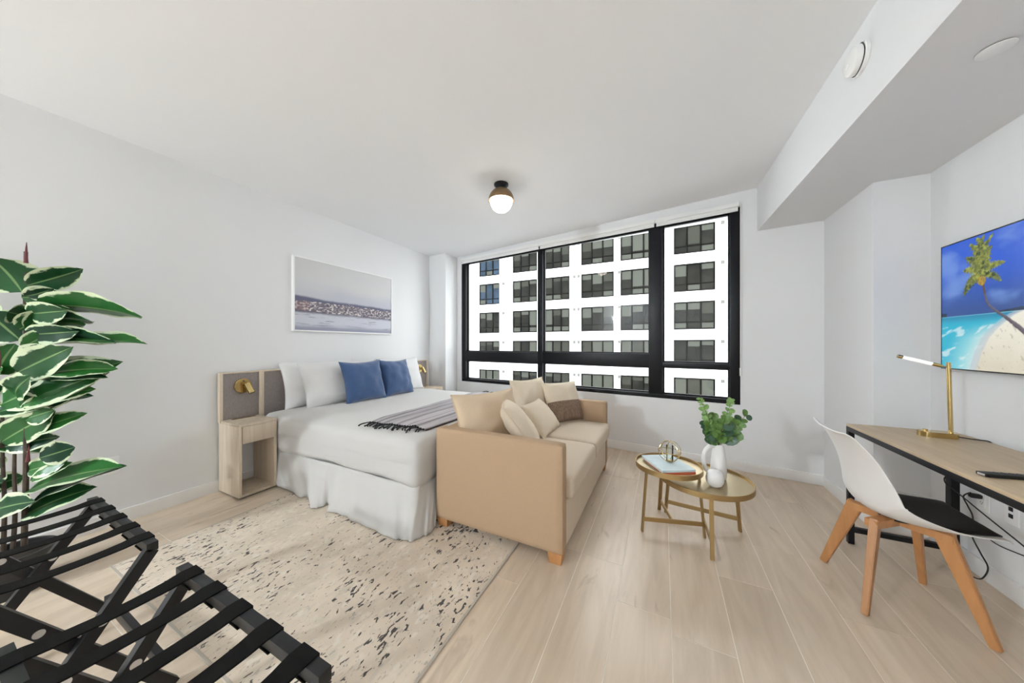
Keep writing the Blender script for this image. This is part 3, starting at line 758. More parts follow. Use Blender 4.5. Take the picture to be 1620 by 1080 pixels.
# ---------------------------------------------------------------- nested tray tables
def tray_table(label, c, r, h, feet, tup):
    t = empty('tray_table', label, 'table', (c[0], c[1], 0), 0, 'round gold tray tables')
    C = Vector((c[0], c[1], 0))
    bm = bmesh.new(); lathe(bm, [(0, h-.004), (r-.006, h-.004), (r-.006, h-.001), (0, h-.001)], n=64); link('tray', bm, BRASST, t, True)
    bm = bmesh.new(); lathe(bm, [(r-.006, h-.018), (r, h-.018), (r, h+.014), (r-.004, h+.014), (r-.005, h-.001)], n=64); link('rim', bm, BRASSD, t, True)
    F3 = [Vector((*f, 0))-C for f in feet]
    for f in F3:
        d = f.normalized(); top = Vector((f.x, f.y, 0)); top = d*min(f.length-.03, r-.02)
        bm = bmesh.new(); bar(bm, (top.x, top.y, h-.012), (f.x, f.y, .001), .022, .012, side=(-d.y, d.x, 0)); link('leg', bm, BRASSD, t)
    zb = .085
    a, b, e = [f*.985 for f in F3]
    bm = bmesh.new(); bar(bm, (a.x, a.y, zb), (b.x, b.y, zb), .028, .008, side=(0, 0, 1)); link('crossbar', bm, BRASSD, t)
    m = (a+b)/2
    bm = bmesh.new(); bar(bm, (m.x, m.y, zb-.0005), (e.x, e.y, zb-.0005), .027, .008, side=(0, 0, 1)); link('crossbar', bm, BRASSD, t)
    return t
tray_table('smaller, taller round gold tray table holding the books', (.034, 2.285), .200, .450, [(-.122, 2.229), (.246, 2.335), (-.022, 2.577)], .19)
tray_table('larger, lower round gold tray table holding the white vase', (.247, 2.393), .272, .36, [(.021, 2.559), (.466, 2.51), (.26, 2.108)], .25)
tz = .449
def book(label, c, rz, sx, sy, th, z, cover, fore):
    t = empty('book', label, 'book', (c[0], c[1], z), rz)
    bx('pages', (-sx/2+.004, sx/2-.006, -sy/2+.004, sy/2-.004, .002, th-.002), mat('book_pages', (.78, .76, .72), .8), t)
    bx('front_cover', (-sx/2, sx/2, -sy/2, sy/2, th-.002, th), cover, t); bx('back_cover', (-sx/2, sx/2, -sy/2, sy/2, 0, .002), cover, t)
    bx('spine', (sx/2-.002, sx/2, -sy/2, sy/2, .002, th-.002), fore, t)
    return t
PALEB = mat('pale_blue_cover', (.56, .67, .70), .5, noise_scale=9, noise_amt=.12)
ORNG = mat('red_orange_cover', (.55, .13, .06), .5)
bdir = math.atan2(2.04-2.327, -.003+.144)+R(90)
book('red-orange book lying under the pale blue book on the gold tray', (.032, 2.262), R(-61), .262, .205, .014, tz, ORNG, ORNG)
book('pale blue book on top of the red-orange book', (.026, 2.266), R(-60), .268, .212, .013, tz+.0145, PALEB, PALEB)
# wire sphere with glass candle holder
oz = tz+.028
orb = empty('wire_sphere', 'gold wire sphere around a small glass candle holder on the books', 'ornament', (.043, 2.285, oz))
for k in range(3):
    bm = bmesh.new(); A = Matrix.Rotation(R(60*k+15), 4, 'Z')
    tube(bm, [A @ Vector((.068*math.cos(a), 0, .068+.068*math.sin(a)*.98)) for a in [2*math.pi*i/40 for i in range(40)]], .0022, 6, True); link('wire_ring', bm, BRASS, orb, True)
bm = bmesh.new(); tube(bm, [Vector((.068*math.cos(a), .068*math.sin(a), .068)) for a in [2*math.pi*i/40 for i in range(40)]], .0022, 6, True); link('wire_ring', bm, BRASS, orb, True)
bm = bmesh.new(); lathe(bm, [(0, .002), (.022, .002), (.022, .008), (0, .008)], n=24); link('base_disc', bm, BRASS, orb, True)
bm = bmesh.new(); lathe(bm, [(.021, .008), (.022, .105), (.020, .105), (.019, .014), (0, .014)], n=24); link('glass_cup', bm, CLEAR, orb, True)
# vase, ceramic ball, eucalyptus
vz = .3595
vase = empty('vase', 'white ceramic pitcher vase with a large loop handle on the lower tray', 'vase', (.335, 2.44, vz), R(22))
bm = bmesh.new(); prof = [(0, 0), (.044, 0), (.052, .01), (.056, .06), (.054, .12), (.048, .19), (.041, .245), (.036, .275), (.036, .285), (.031, .285), (.032, .25), (.040, .18), (.03, .02), (0, .015)]
prof = [(r_*.84, z_*.80) for r_, z_ in prof]
lathe(bm, prof, n=40); link('body', bm, CERAM, vase, True, 60)
bm = bmesh.new(); tube(bm, spline([(-.022, 0, .214), (-.055, 0, .212), (-.088, 0, .175), (-.094, 0, .115), (-.080, 0, .060), (-.036, 0, .028)], 8), .0135, 12); link('handle', bm, CERAM, vase, True)
ball = empty('ceramic_bud_vase', 'round white ceramic ball standing in front of the vase', 'ornament', (.295, 2.285, vz), R(10))
bm = bmesh.new(); lathe(bm, [(0, 0), (.02, .0), (.036, .01), (.049, .032), (.052, .055), (.047, .08), (.034, .1), (.016, .108), (0, .109)], n=36); bmesh.ops.scale(bm, vec=(1, .8, 1), verts=bm.verts); link('body', bm, CERAM, ball, True, 60)
LG = mat('eucalyptus_leaf', (.095, .19, .04), .45, noise_scale=4, noise_amt=.45); LG2 = mat('eucalyptus_leaf_young', (.17, .30, .085), .5, noise_scale=4, noise_amt=.3); LG3 = mat('eucalyptus_leaf_dark', (.035, .085, .045), .45, noise_scale=4, noise_amt=.3)
STEM = mat('green_stem', (.09, .08, .03), .6)
euc = empty('eucalyptus_branches', 'green eucalyptus branches standing in the white vase', 'plant', (.335, 2.44, vz+.215))
def round_leaf(me_name, m, n=10):
    bm = bmesh.new(); c = bm.verts.new((.5, 0, .04)); b = bm.verts.new((0, 0, 0)); ring = []
    for i in range(n):
        a = 2*math.pi*i/n; ring.append(bm.verts.new((.5+.5*math.cos(a), .42*math.sin(a)*(1-.12*math.cos(a)), .03+.10*abs(math.sin(a)))))
    for i in range(n): bm.faces.new((c, ring[i], ring[(i+1) % n]))
    bm.verts.remove(b)
    me = bpy.data.meshes.new(me_name); bmesh.ops.recalc_face_normals(bm, faces=bm.faces); bm.to_mesh(me); bm.free(); me.materials.append(m); me.polygons.foreach_set('use_smooth', [True]*len(me.polygons)); return me
LM = [round_leaf('leaf', LG), round_leaf('leaf', LG2), round_leaf('leaf', LG3)]
rnd = random.Random(5)
vbase = Vector((.335, 2.44, vz+.215))
stems = [((1108, 632), -.02, 1), ((1121, 655), .03, 0), ((1157, 634), .02, 1), ((1148, 660), -.05, 0), ((1172, 668), -.02, 0), ((1183, 655), .05, 0), ((1128, 690), -.06, 0), ((1118, 668), .06, 2), ((1140, 672), .06, 2)]
for (a, b), dd, kind in stems:
    tip = ony(a, b, 2.44+dd)-vbase
    pts = spline([Vector((0, 0, -.12)), Vector((0, 0, .0)), tip*.45+Vector((0, 0, .02)), tip], 6)
    bm = bmesh.new(); tube(bm, pts, .0028, 5, r1=.0013); link('stem', bm, STEM, euc, True)
    start = 9
    for i in range(start, len(pts), 1 if kind == 1 else 2):
        f = (i-start)/(len(pts)-start-1+1e-6)
        size = .084*(1-f)+.040*f
        if kind == 1: size *= .62
        for s in (-1, 1):
            d = (pts[i]-pts[i-1]).normalized(); sd = d.cross(Vector((0, 1, 0)) if i % 2 else Vector((.75, .6, .2))).normalized()*s
            xax = (sd+d*.5+Vector((rnd.uniform(-.4, .4), rnd.uniform(-.6, .2), rnd.uniform(-.3, .3)))).normalized()
            nrm = Vector((rnd.uniform(-.5, .3), -1, rnd.uniform(.1, 1))); nrm = (nrm-xax*nrm.dot(xax)).normalized(); yax = nrm.cross(xax)
            sz = size*rnd.uniform(.75, 1.2)
            Mt = Matrix((xax*sz, yax*sz, nrm*sz)).transposed().to_4x4(); Mt.translation = pts[i]
            lm = LM[1] if (kind == 1 and f > .3) else (LM[2] if (kind == 2 or rnd.random() < .2) else LM[0])
            o = bpy.data.objects.new('leaf', lm); COL.objects.link(o); o.parent = euc; o.matrix_local = Mt

# ---------------------------------------------------------------- desk, lamp, remote, cables
DX0, DX1, DY0, DY1, DZ = 1.05, 1.505, 1.18, 2.69, .75
desk = empty('desk', 'long oak-topped desk with black metal frame against the right wall', 'desk', ((DX0+DX1)/2, (DY0+DY1)/2, 0))
dl = desk.location
def dk(name, x0, x1, y0, y1, z0, z1, m=BLKMET, bevel=.001): return bx(name, (x0-dl.x, x1-dl.x, y0-dl.y, y1-dl.y, z0, z1), m, desk, bevel)
dk('top', DX0, DX1, DY0, DY1, DZ-.016, DZ, DESK_WOOD)
tb = .028
dk('frame_rail', DX0, DX0+tb, DY0, DY1, DZ-.016-tb, DZ-.0165); dk('frame_rail', DX1-tb, DX1, DY0, DY1, DZ-.016-tb, DZ-.0165)
for yy in (DY0, DY1-tb):
    dk('frame_rail', DX0+tb, DX1-tb, yy, yy+tb, DZ-.016-tb, DZ-.0165)
    dk('leg', DX0, DX0+tb, yy, yy+tb, .001, DZ-.016-tb); dk('leg', DX1-tb-.005, DX1, yy, yy+tb+.012, .001, DZ-.016-tb)
    dk('stretcher', DX0+tb, DX1-tb, yy, yy+tb, .075, .075+tb)
dlp = empty('desk_lamp', 'brass desk lamp with a lit white tube arm on an oval base', 'lamp', (1.342, 2.515, DZ))
bm = bmesh.new(); st_ = []
for i in range(40):
    a = 2*math.pi*i/40; st_.append(((.036*math.cos(a))+(.036 if math.cos(a) > 0 else -.036), .038*math.sin(a)))
prism(bm, st_, 0, .028); bmesh.ops.bevel(bm, geom=[e for e in bm.edges if abs(e.verts[0].co.z-e.verts[1].co.z) < 1e-5 and e.verts[0].co.z > .01], offset=.003, segments=2, affect='EDGES'); link('base', bm, BRASS, dlp, True)
bm = bmesh.new(); cyl(bm, (.048, 0, .022), (.038, -.002, .405), .0085, n=20); link('post', bm, BRASS, dlp, True)
bm = bmesh.new(); cyl(bm, (-.042, .006, .022), (-.042, .006, .036), .0095, n=16); link('dimmer_knob', bm, BRASS, dlp, True)
A0 = Vector((.034, -.004, .378)); A1 = ony(1420, 563, 2.53)-dlp.location; dA = (A1-A0)
bm = bmesh.new(); cyl(bm, A0, A0+dA*.14, .004, n=10); cyl(bm, A0+dA*.12, A0+dA*.30, .0095, n=18); link('arm_joint', bm, BRASS, dlp, True)
bm = bmesh.new(); cyl(bm, A0+dA*.30, A0+dA*.90, .0093, n=18); link('light_tube', bm, mat('lit_tube', (.9, .9, .9), .4, emit=((1, .98, .95), .16)), dlp, True)
bm = bmesh.new(); cyl(bm, A0+dA*.90, A0+dA, .0098, n=18); link('end_cap', bm, BRASS, dlp, True)
bm = bmesh.new(); tube(bm, spline([(.07, .0, .008), (.10, -.008, .006), (.135, -.02, .005), (.158, -.03, .004), (.168, -.04, -.012), (.175, -.06, -.06)], 5), .003, 6); link('cord', bm, BLKPLA, dlp, True)
rem = empty('remote_control', 'slim black remote control lying on the desk', 'remote', (1.165, 1.855, DZ), R(12))
bm = bmesh.new(); box(bm, -.075, .085, -.019, .019, 0, .014, bevel=.005); link('body', bm, BLKPLA, rem, True)
bm = bmesh.new()
for i in range(5):
    for j in (-.009, 0, .009): cyl(bm, (-.03+i*.022, j, .0138), (-.03+i*.022, j, .0152), .003, n=8)
link('buttons', bm, mat('remote_buttons', (.05, .05, .05), .6), rem)
bx('tip', (-.0755, -.068, -.012, .012, .003, .011), STEEL, rem, .001)
def cable(name, label, pts, r=.003, parent=None):
    bm = bmesh.new(); tube(bm, spline(pts, 8), r, 7); o = link(name, bm, BLKPLA, parent, True)
    if label: tag(o, label, 'cable')
    return o
plug = empty('power_plug', 'black plug and cord in the outlet under the desk', 'plug', (XR-.009, 2.585, .435))
bm = bmesh.new(); rbox(bm, (-.022, 0, 0), (.044, .026, .024), .008, 5); link('body', bm, BLKPLA, plug, True)
c0 = plug.location
cord = [c0+Vector((-.042, 0, 0)), onx(1535, 779, 1.49), onx(1524, 785, 1.495), onx(1531, 800, 1.50), onx(1539, 818, 1.505), onx(1537, 845, 1.51), onx(1551, 874, 1.515), onx(1563, 898, 1.515), onx(1553, 915, 1.50), onx(1537, 911, 1.47), onx(1524, 903, 1.45)]
bm = bmesh.new(); tube(bm, [p-c0 for p in spline(cord, 8)], .0032, 7); link('cord', bm, BLKPLA, plug, True)
cable('desk_cable', 'black cable looping off the desk leg and running along the wall', [onx(1500, 750, 1.50), onx(1494, 757, 1.48), onx(1497, 765, 1.47), onx(1510, 775, 1.475), onx(1560, 816, 1.48), onx(1620, 864, 1.48), onx(1680, 915, 1.48)], .0032)
cable('power_cable', 'thin black cable low on the wall behind the chair seat', [onx(1540, 822, 1.535), onx(1570, 856, 1.535), onx(1620, 879, 1.535), onx(1680, 900, 1.535)], .0028)

# ---------------------------------------------------------------- television
tv = empty('television', 'wall-mounted flat television showing a palm tree on a beach', 'television', (XR, 2.14, 1.47))
TW, TH_ = 1.285, .722; z0, z1 = 1.108-1.47, 1.832-1.47; y1 = 2.783-2.14; y0 = y1-TW
bx('wall_mount', (-.022, 0, -.2, .2, -.15, .15), BLKPLA, tv)
bx('housing', (-.044, -.022, y0+.002, y1-.002, z0, z1), BLKPLA, tv, .002)
BEZ = mat('tv_bezel', (.02, .02, .02), .3)
bm = bmesh.new()
for d in ((y0, y0+.004, z0, z1), (y1-.004, y1, z0, z1), (y0+.004, y1-.004, z1-.004, z1), (y0+.004, y1-.004, z0, z0+.006)): box(bm, -.046, -.04, *d)
link('bezel', bm, BEZ, tv)
def beach(u, v):
    # u: 0 at the end nearest the window, v up
    a = u*16/9
    hor = .418
    shore = 0.0
    sp = [(.43, .66), (.39, .562), (.315, .462), (.242, .393), (.127, .333), (0, .292), (-.1, .28)]
    for (v0, a0), (v1, a1) in zip(sp, sp[1:]):
        if v1 <= v <= v0: shore = a1+(a0-a1)*(v-v1)/(v0-v1)
    if v > hor:
        t = (v-hor)/(1-hor)
        c = mixc(S(26, 74, 150), S(10, 84, 205), sm(0, .7, t))
        cl = fb(a*2.6+3, v*4.2, 2)+.35*sm(.30, .05, a)*sm(.1, .45, t)
        c = mixc(c, S(120, 158, 222), .62*sm(.12, .85, cl))
        c = mixc(c, S(36, 70, 136), .5*sm(.22, .0, t))
        if a > .45 and v < .432+.02*sm(.5, .75, a): c = S(20, 44, 76)
        if a < .05 and v < .445: c = S(14, 34, 60)
    else:
        d = hor-v
        sea_ = mixc(S(0, 128, 170), S(20, 176, 205), sm(0, .08, d))
        sea_ = mixc(sea_, S(150, 214, 220), sm(.34, .04, shore-a)*sm(.03, .2, d))
        sea_ = mixc(sea_, S(196, 220, 220), sm(.14, .0, shore-a)*sm(.03, .2, d))
        if d < .006: sea_ = S(120, 196, 214)
        f = fb(a*7-d*6, d*22+a*9, 4)
        if d > .08: sea_ = mixc(sea_, S(226, 238, 236), .6*sm(.12, .55, f))
        sand = mixc(S(232, 228, 212), S(214, 207, 186), sm(.08, .42, d)+.25*fb(a*7, v*7))
        if fb(a*40+v*20, v*26, 6) > .52: sand = mixc(sand, S(160, 150, 136), .5)
        c = mixc(sea_, sand, sm(shore-.02, shore+.035, a))
        if abs(a-shore+.01) < .03: c = mixc(c, S(188, 190, 196), .55)
    tr = [(.354, .69), (.374, .583), (.393, .505), (.415, .468), (.466, .424), (.527, .38), (.589, .329), (.66, .262), (.8, .16), (.95, .08), (1.2, .0)]
    for (ax, ay), (bx_, by) in zip(tr, tr[1:]):
        dx, dy = bx_-ax, by-ay; q = max(0, min(1, ((a-ax)*dx+(v-ay)*dy)/(dx*dx+dy*dy)))
        wd = .008+.012*sm(.38, .75, ax)
        ds = math.hypot(a-ax-q*dx, v-ay-q*dy)
        if ds < wd:
            c = mixc(S(118, 104, 116), S(46, 40, 56), .5-.5*(v-ay-q*dy)/wd)
            if v > .56: c = S(96, 66, 42)
    cxp, cyp = .356, .70
    fr = [(.205, .575, .10), (.235, .66, .09), (.20, .765, .10), (.225, .86, .12), (.262, .955, .12), (.318, .985, .13), (.372, .99, .10), (.442, .985, .07), (.525, .76, .08), (.497, .635, .08), (.30, .80, .12), (.335, .86, .14), (.40, .80, .11), (.43, .90, .09), (.30, .66, .08)]
    for k, (fx, fy, th) in enumerate(fr):
        dx, dy = fx-cxp, fy-cyp; L2 = dx*dx+dy*dy
        q = ((a-cxp)*dx+(v-cyp)*dy)/L2
        if 0 <= q <= 1.1:
            arc = .14*math.sqrt(L2)*math.sin(min(1, q)*math.pi)
            off = ((a-cxp)*-dy+(v-cyp)*dx)/math.sqrt(L2)
            off -= arc*(1 if dx > 0 else -1)
            wd = th*(math.sin(max(0, min(1, q*.9+.08))*math.pi)**.6)*.42
            tooth = .5+.5*math.sin(q*60+abs(off)*160+k)
            if abs(off) < wd*(.5+.5*tooth):
                g_ = fb(a*34+k, v*34, k, 2)
                c = mixc(S(34, 58, 18), S(164, 172, 60), .42+.75*g_+.16*(k % 3-1))
    if math.hypot((a-.354)*1.1, v-.66) < .035: c = mixc(S(190, 150, 40), S(120, 110, 30), .5+fb(a*60, v*60))
    return c
painted_grid('screen', 420, 236, lambda u, v: (-.0445, y1-.004-u*(TW-.008), z0+.006+v*(TH_-.010)), beach, attr_mat('lit_screen', .25, .325), tv)

# ---------------------------------------------------------------- desk chair
ch = empty('desk_chair', 'white shell desk chair with black seat pad and splayed beech legs', 'chair', (1.035, 2.195, 0), R(-2))
prof = [(-.258, .812), (-.236, .797), (-.212, .755), (-.186, .69), (-.170, .62), (-.163, .555), (-.158, .50), (-.132, .452), (-.075, .424), (0, .412), (.07, .412), (.14, .424), (.195, .438), (.232, .446), (.240, .440)]
half = [.185, .20, .213, .225, .235, .24, .24, .238, .234, .23, .224, .216, .205, .19, .185]
lift = [.015, .02, .028, .045, .065, .085, .10, .105, .095, .075, .055, .035, .018, .006, .004]
PP = spline([(a, 0, b) for a, b in prof], 3); K = len(PP)
def interp(arr, i):
    f = i/(K-1)*(len(arr)-1); j = min(int(f), len(arr)-2); return arr[j]+(arr[j+1]-arr[j])*(f-j)
def shell(off, vmax=1.0, i0=0, i1=None, nv=18):
    i1 = K if i1 is None else i1; g = []
    for i in range(i0, i1):
        d = (PP[min(K-1, i+1)]-PP[max(0, i-1)]).normalized(); nr = Vector((-d.z, 0, d.x))  # inner normal (forward/up)
        if nr.z < 0 and i > K/2: nr = -nr
        if nr.x < 0 and i < K/2: nr = -nr
        row = []
        for k in range(nv+1):
            v = (-1+2*k/nv)*vmax
            hw = interp(half, i); lf = interp(lift, i)
            row.append(PP[i]+Vector((0, v*hw*(1-.06*v*v*(lf > .05)), 0))+nr*(lf*abs(v)**2.6+off))
        g.append(row)
    return g
def sheet(bm, g):
    V = [[bm.verts.new(p) for p in r] for r in g]
    for a, b in zip(V, V[1:]):
        for i in range(len(a)-1): bm.faces.new((a[i], a[i+1], b[i+1], b[i]))
bm = bmesh.new(); sheet(bm, shell(0)); o = link('shell', bm, SHELLW, ch, True, 180)
s = o.modifiers.new('thick', 'SOLIDIFY'); s.thickness = .007; s.offset = 0
s = o.modifiers.new('round', 'SUBSURF'); s.levels = s.render_levels = 1
bm = bmesh.new(); i0 = int(K*.50)
gp = shell(.010, .84, i0, K-3); nI = len(gp)
for i, r in enumerate(gp):
    for k, p in enumerate(r):
        e = min(1, 6*min(i, nI-1-i)/nI)*min(1, 5*min(k, len(r)-1-k)/len(r)); p.z += .018*math.sqrt(max(0, e))
sheet(bm, gp); o = link('seat_pad', bm, CHAIRPAD, ch, True, 180); s = o.modifiers.new('thick', 'SOLIDIFY'); s.thickness = .004; s.offset = -1
feet = [(-.205, .185), (-.185, -.205), (.185, .205), (.20, -.19)]
for fx, fy in feet:
    tx, ty = math.copysign(.105, fx), math.copysign(.09, fy)
    bm = bmesh.new(); d = Vector((fx-tx, fy-ty, 0)).normalized()
    bar(bm, (tx, ty, .405), (fx, fy, .0), .062, .030, .030, .024, side=(d.x, d.y, 0)); bmesh.ops.bevel(bm, geom=bm.edges[:], offset=.003, segments=2, affect='EDGES'); link('leg', bm, BEECH, ch, True)
bm = bmesh.new(); bar(bm, (-.13, .11, .388), (.13, -.11, .388), .035, .045, side=(0, 0, 1)); link('cross_brace', bm, BEECH, ch)
bm = bmesh.new(); bar(bm, (-.13, -.11, .388), (.13, .11, .388), .035, .045, side=(0, 0, 1)); link('cross_brace', bm, BEECH, ch)
bm = bmesh.new(); cyl(bm, (0, 0, .398), (0, 0, .418), .06, n=20); link('mounting_plate', bm, BLKMET, ch)

# ---------------------------------------------------------------- luggage racks
RZ, RY1, RY0 = .565, .405, .115
def luggage_rack(x0, x1, label):
    t = empty('luggage_rack', label, 'luggage rack', ((x0+x1)/2, (RY0+RY1)/2, 0), 0, 'folding luggage racks')
    hw = (x1-x0)/2; yc = (RY0+RY1)/2; ya, yb = RY0-yc, RY1-yc; hs = .014
    fo = .345-0   # foot spread
    for yy in (ya, yb): bx('rail', (-hw, hw, yy-hs, yy+hs, RZ-.03, RZ), RACKWD, t, .0015)
    th_ = .024
    for sx in (-1, 1):
        e0, e1 = sx*(hw-th_/2), sx*(hw-th_*1.5-.002)
        xo, xi = (e0, e1) if sx > 0 else (e1, e0)
        for xx, p0, p1 in ((xo, (yb, RZ-.03), (ya-.06, 0)), (xi, (ya, RZ-.03), (yb+.06, 0))):
            bm = bmesh.new(); bar(bm, (xx, p0[0], p0[1]+.004), (xx, p1[0], p1[1]+.001), th_, .034, side=(1, 0, 0)); lg = link('leg', bm, RACKWD, t)
            f = .30 if xx == xo else .22
            yb_, zb_ = p0[0]+(p1[0]-p0[0])*f, p0[1]*(1-f)
            for side in (-1, 1):
                bm = bmesh.new(); xs = xx+side*th_/2; cyl(bm, (xs, yb_, zb_), (xs+side*.0015, yb_, zb_), .0115, n=16); link('bolt', bm, STEEL, lg, True)
    for yy, zz in ((ya-.035, .10), (yb+.035, .10)):
        bx('stretcher', (-hw+th_*2, hw-th_*2, yy-.011, yy+.011, zz-.02, zz+.02), RACKWD, t, .001)
    N_ = 5; wd = .058
    for k in range(N_):
        xc = -hw+.075+(2*hw-.15)*k/(N_-1); bm = bmesh.new(); e = .003
        # a webbing band: over both rails, sagging a little between, wrapped round each rail
        prof_ = []
        prof_ += [(yb-hs-e, RZ-.034), (yb+hs+e, RZ-.034), (yb+hs+e, RZ+e), (yb-hs-e, RZ+e)]
        for q in range(1, 8):
            u = q/8; yq = (yb-hs-e)+((ya+hs+e)-(yb-hs-e))*u; prof_.append((yq, RZ+e-.009*math.sin(u*math.pi)**.6))
        prof_ += [(ya+hs+e, RZ+e), (ya-hs-e, RZ+e), (ya-hs-e, RZ-.034), (ya+hs+e, RZ-.034)]
        def wq(i):
            return wd/2
        V = []
        for i, (yq, zq) in enumerate(prof_):
            mid = 1-.22*math.sin(math.pi*max(0, min(1, (i-3)/8)))
            V.append([bm.verts.new((xc+s_*wd/2*mid, yq, zq)) for s_ in (-1, 1)])
        for a, b in zip(V, V[1:]): bm.faces.new((a[0], a[1], b[1], b[0]))
        o = link('strap', bm, STRAP, t); so = o.modifiers.new('thick', 'SOLIDIFY'); so.thickness = .004
    return t
luggage_rack(-2.30, -1.585, 'black folding luggage rack with webbing straps in front of the potted plant')
luggage_rack(-1.345, -.635, 'black folding luggage rack with webbing straps nearest the rug and the camera')

# ---------------------------------------------------------------- rubber plant
def ficus_mat():
    m = bpy.data.materials.new('variegated_leaf'); m.use_nodes = True
    N = m.node_tree.nodes; L = m.node_tree.links; p = N['Principled BSDF']; p.inputs['Roughness'].default_value = .32; p.inputs['Specular IOR Level'].default_value = .3
    a = N.new('ShaderNodeAttribute'); a.attribute_name = 'edge'; tc = N.new('ShaderNodeTexCoord'); oi = N.new('ShaderNodeObjectInfo')
    ad = N.new('ShaderNodeVectorMath'); ad.operation = 'ADD'
    mu = N.new('ShaderNodeMath'); mu.operation = 'MULTIPLY'; mu.inputs[1].default_value = 20; L.new(oi.outputs['Random'], mu.inputs[0])
    L.new(tc.outputs['Object'], ad.inputs[0]); L.new(mu.outputs[0], ad.inputs[1])
    n = N.new('ShaderNodeTexNoise'); n.inputs['Scale'].default_value = 5; n.inputs['Detail'].default_value = 6; L.new(ad.outputs[0], n.inputs['Vector'])
    s = N.new('ShaderNodeMath'); s.operation = 'MULTIPLY_ADD'; s.inputs[1].default_value = .85; L.new(n.outputs['Fac'], s.inputs[0]); L.new(a.outputs['Fac'], s.inputs[2])
    r = N.new('ShaderNodeValToRGB'); e = r.color_ramp.elements; e[0].position = .585; e[1].position = .625
    e[0].color = (0, 0, 0, 1); e[1].color = (1, 1, 1, 1)
    mr = N.new('ShaderNodeMapRange'); mr.inputs['From Max'].default_value = 2; L.new(s.outputs[0], mr.inputs['Value']); L.new(mr.outputs[0], r.inputs[0])
    g = N.new('ShaderNodeValToRGB'); g.color_ramp.elements[0].color = (.006, .036, .018, 1); g.color_ramp.elements[1].color = (.020, .125, .020, 1)
    L.new(oi.outputs['Random'], g.inputs[0])
    mx = N.new('ShaderNodeMixRGB'); mx.inputs[2].default_value = (.60, .68, .47, 1); L.new(r.outputs[0], mx.inputs[0]); L.new(g.outputs[0], mx.inputs[1])
    # pale midrib
    r2 = N.new('ShaderNodeValToRGB'); r2.color_ramp.elements[0].position = .03; r2.color_ramp.elements[1].position = .06; r2.color_ramp.elements[0].color = (1, 1, 1, 1); r2.color_ramp.elements[1].color = (0, 0, 0, 1)
    L.new(a.outputs['Fac'], r2.inputs[0])
    m2 = N.new('ShaderNodeMixRGB'); m2.inputs[2].default_value = (.16, .26, .10, 1); L.new(r2.outputs[0], m2.inputs[0]); L.new(mx.outputs[0], m2.inputs[1])
    L.new(m2.outputs[0], p.inputs['Base Color'])
    return m
FIC = ficus_mat()
def ficus_leaf(seed):
    me = bpy.data.meshes.new('leaf'); vs, fs, ed = [], [], []
    nu, nv = 12, 8
    for i in range(nu+1):
        u = i/nu; hwid = .5*(math.sin(math.pi*min(1, u**.9))**.6) if 0 < u < 1 else 0
        if u > .9: hwid *= .75
        for j in range(nv+1):
            v = -1+2*j/nv
            ed.append(abs(v)*(1 if hwid else 0))
            vs.append((u, v*hwid+.02*math.sin(seed+u*3), .16*abs(v)*hwid+.05*math.sin(u*math.pi)-.10*u*u+.018*math.sin(u*14+seed+(3 if v > 0 else 0))*abs(v)))
    for i in range(nu):
        for j in range(nv): a = i*(nv+1)+j; fs.append((a, a+1, a+nv+2, a+nv+1))
    me.from_pydata(vs, [], fs); at = me.attributes.new('edge', 'FLOAT', 'POINT'); at.data.foreach_set('value', ed)
    me.materials.append(FIC); me.polygons.foreach_set('use_smooth', [True]*len(fs)); return me
FL = [ficus_leaf(s) for s in (0, 1.7, 3.9, 5.2)]
pl = empty('rubber_plant', 'tall variegated rubber plant in a black pot behind the luggage rack', 'plant', (-2.965, .275, 0))
bm = bmesh.new(); lathe(bm, [(0, .001), (.105, .001), (.128, .18), (.138, .18), (.138, .20), (.122, .20), (.118, .16), (0, .16)], n=36); pot = link('pot', bm, mat('black_pot', (.016, .016, .018), .5), pl, True)
bm = bmesh.new(); lathe(bm, [(0, .172), (.06, .17), (.117, .165)], n=24); link('soil', bm, mat('potting_soil', (.035, .025, .018), .95, bump=.8, bump_scale=60), pot, True)
PD = 1.60; DP = (lambda a, b, d=PD: ond(a, b, d))
BARK = mat('dark_bark', (.055, .038, .026), .8, noise_scale=40, noise_amt=.4)
for a0, b0, a1, b1, r_ in ((38, 872, 41, 398, .011), (20, 874, 24, 690, .009), (5, 876, 4, 660, .009), (-18, 874, -24, 480, .010)):
    bm = bmesh.new(); p0, p1 = DP(a0, b0, 1.585), DP(a1, b1, 1.60); tube(bm, spline([p0-pl.location, p0.lerp(p1, .35)-pl.location+Vector((.004, .004, 0)), p0.lerp(p1, .7)-pl.location-Vector((.004, 0, 0)), p1-pl.location], 4), r_, 8, r1=r_*.6); link('stem', bm, BARK, pl, True)
for a0, b0, a1, b1 in ((41, 416, 42, 383), (-2, 590, 1, 555), (44, 730, 46, 705)):
    bm = bmesh.new(); p0, p1 = DP(a0, b0, 1.58)-pl.location, DP(a1, b1, 1.58)-pl.location; tube(bm, [p0, p0.lerp(p1, .3), p0.lerp(p1, .7), p1], .008, 8, r1=.0012); link('bud_sheath', bm, mat('red_bud', (.12, .02, .02), .5), pl, True)
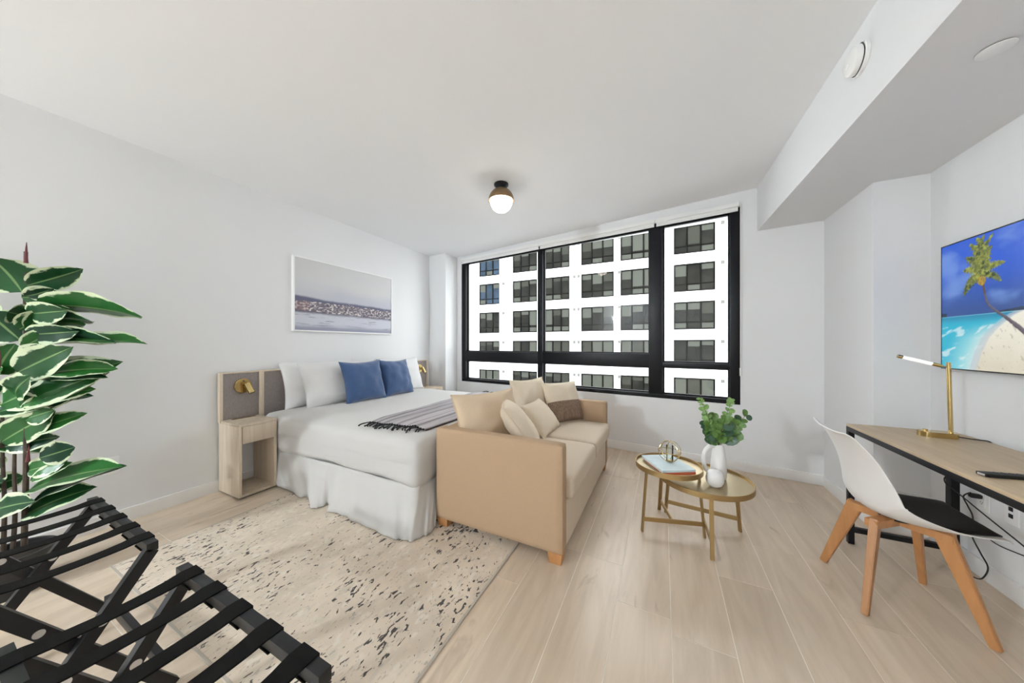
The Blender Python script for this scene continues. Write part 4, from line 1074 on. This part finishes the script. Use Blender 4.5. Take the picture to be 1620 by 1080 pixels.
leaves = [((35, 462), (-14, 408), 48), ((44, 452), (125, 424), 30), ((40, 468), (71, 455), 16), ((44, 500), (12, 492), 26), ((55, 482), (166, 474), 24), ((40, 512), (122, 502), 22), ((34, 538), (-25, 492), 44),
          ((42, 528), (106, 520), 26), ((48, 537), (141, 524), 20), ((60, 547), (168, 543), 9), ((28, 588), (118, 556), 38), ((74, 590), (165, 590), 20), ((-6, 592), (26, 545), 44), ((2, 641), (134, 603), 46), ((80, 600), (141, 601), 10),
          ((20, 642), (126, 631), 16), ((-12, 655), (92, 640), 24), ((3, 700), (90, 655), 34), ((42, 686), (117, 664), 20), ((8, 706), (84, 696), 26), ((-15, 706), (70, 718), 18), ((42, 746), (98, 733), 26), ((62, 724), (118, 708), 30), ((48, 760), (100, 740), 14),
          ((-8, 768), (38, 754), 24), ((42, 777), (113, 769), 20), ((50, 796), (141, 757), 12), ((-8, 806), (34, 802), 30), ((36, 817), (94, 803), 24), ((40, 540), (90, 530), 22), ((36, 566), (80, 552), 24), ((30, 610), (100, 620), 22), ((25, 625), (70, 606), 26), ((44, 520), (72, 488), 18)]
rnd = random.Random(21)
for k in range(12):
    yb_ = rnd.uniform(470, 690); leaves.append(((rnd.uniform(28, 44), yb_), (rnd.uniform(80, 118), yb_-rnd.uniform(2, 30)), rnd.uniform(16, 32)))
for k in range(26):   # the side of the crown beyond the picture's left edge
    yb_ = rnd.uniform(440, 800); leaves.append(((rnd.uniform(-22, 4), yb_), (rnd.uniform(-85, -40), yb_-rnd.uniform(-8, 40)), rnd.uniform(18, 44)))
for k, (b_, t_, w_) in enumerate(leaves):
    d0 = 1.585+rnd.uniform(-.02, .02); d1 = 1.60+rnd.uniform(-.10, .06)
    if t_[0] < 0: d1 = 1.60+rnd.uniform(-.08, .02)
    P0, P1 = DP(b_[0], b_[1], d0), DP(t_[0], t_[1], d1)
    ax = P1-P0; L_ = ax.length; X_ = ax.normalized()
    if P1.x < XL+.05: continue
    view = (P0.lerp(P1, .5)-Vector((0, 0, EYE))).normalized()
    u_ = X_.cross(view).normalized()
    if u_.z < 0: u_ = -u_
    wv = w_/F*1.6*1.25; Wd = max(wv*1.02, .46*L_); ca = min(1, wv/Wd)
    sg = 1 if P0.z < EYE else -1
    Y_ = (u_*ca+view*math.sqrt(max(0, 1-ca*ca))*sg).normalized(); Z_ = X_.cross(Y_).normalized()
    if Z_.z < 0 and ca < .9: Y_ = -Y_; Z_ = -Z_
    Mt = Matrix((X_*L_, Y_*Wd, Z_*L_*.8)).transposed().to_4x4(); Mt.translation = P0-pl.location
    o = bpy.data.objects.new('leaf', FL[k % 4]); COL.objects.link(o); o.parent = pl; o.matrix_local = Mt
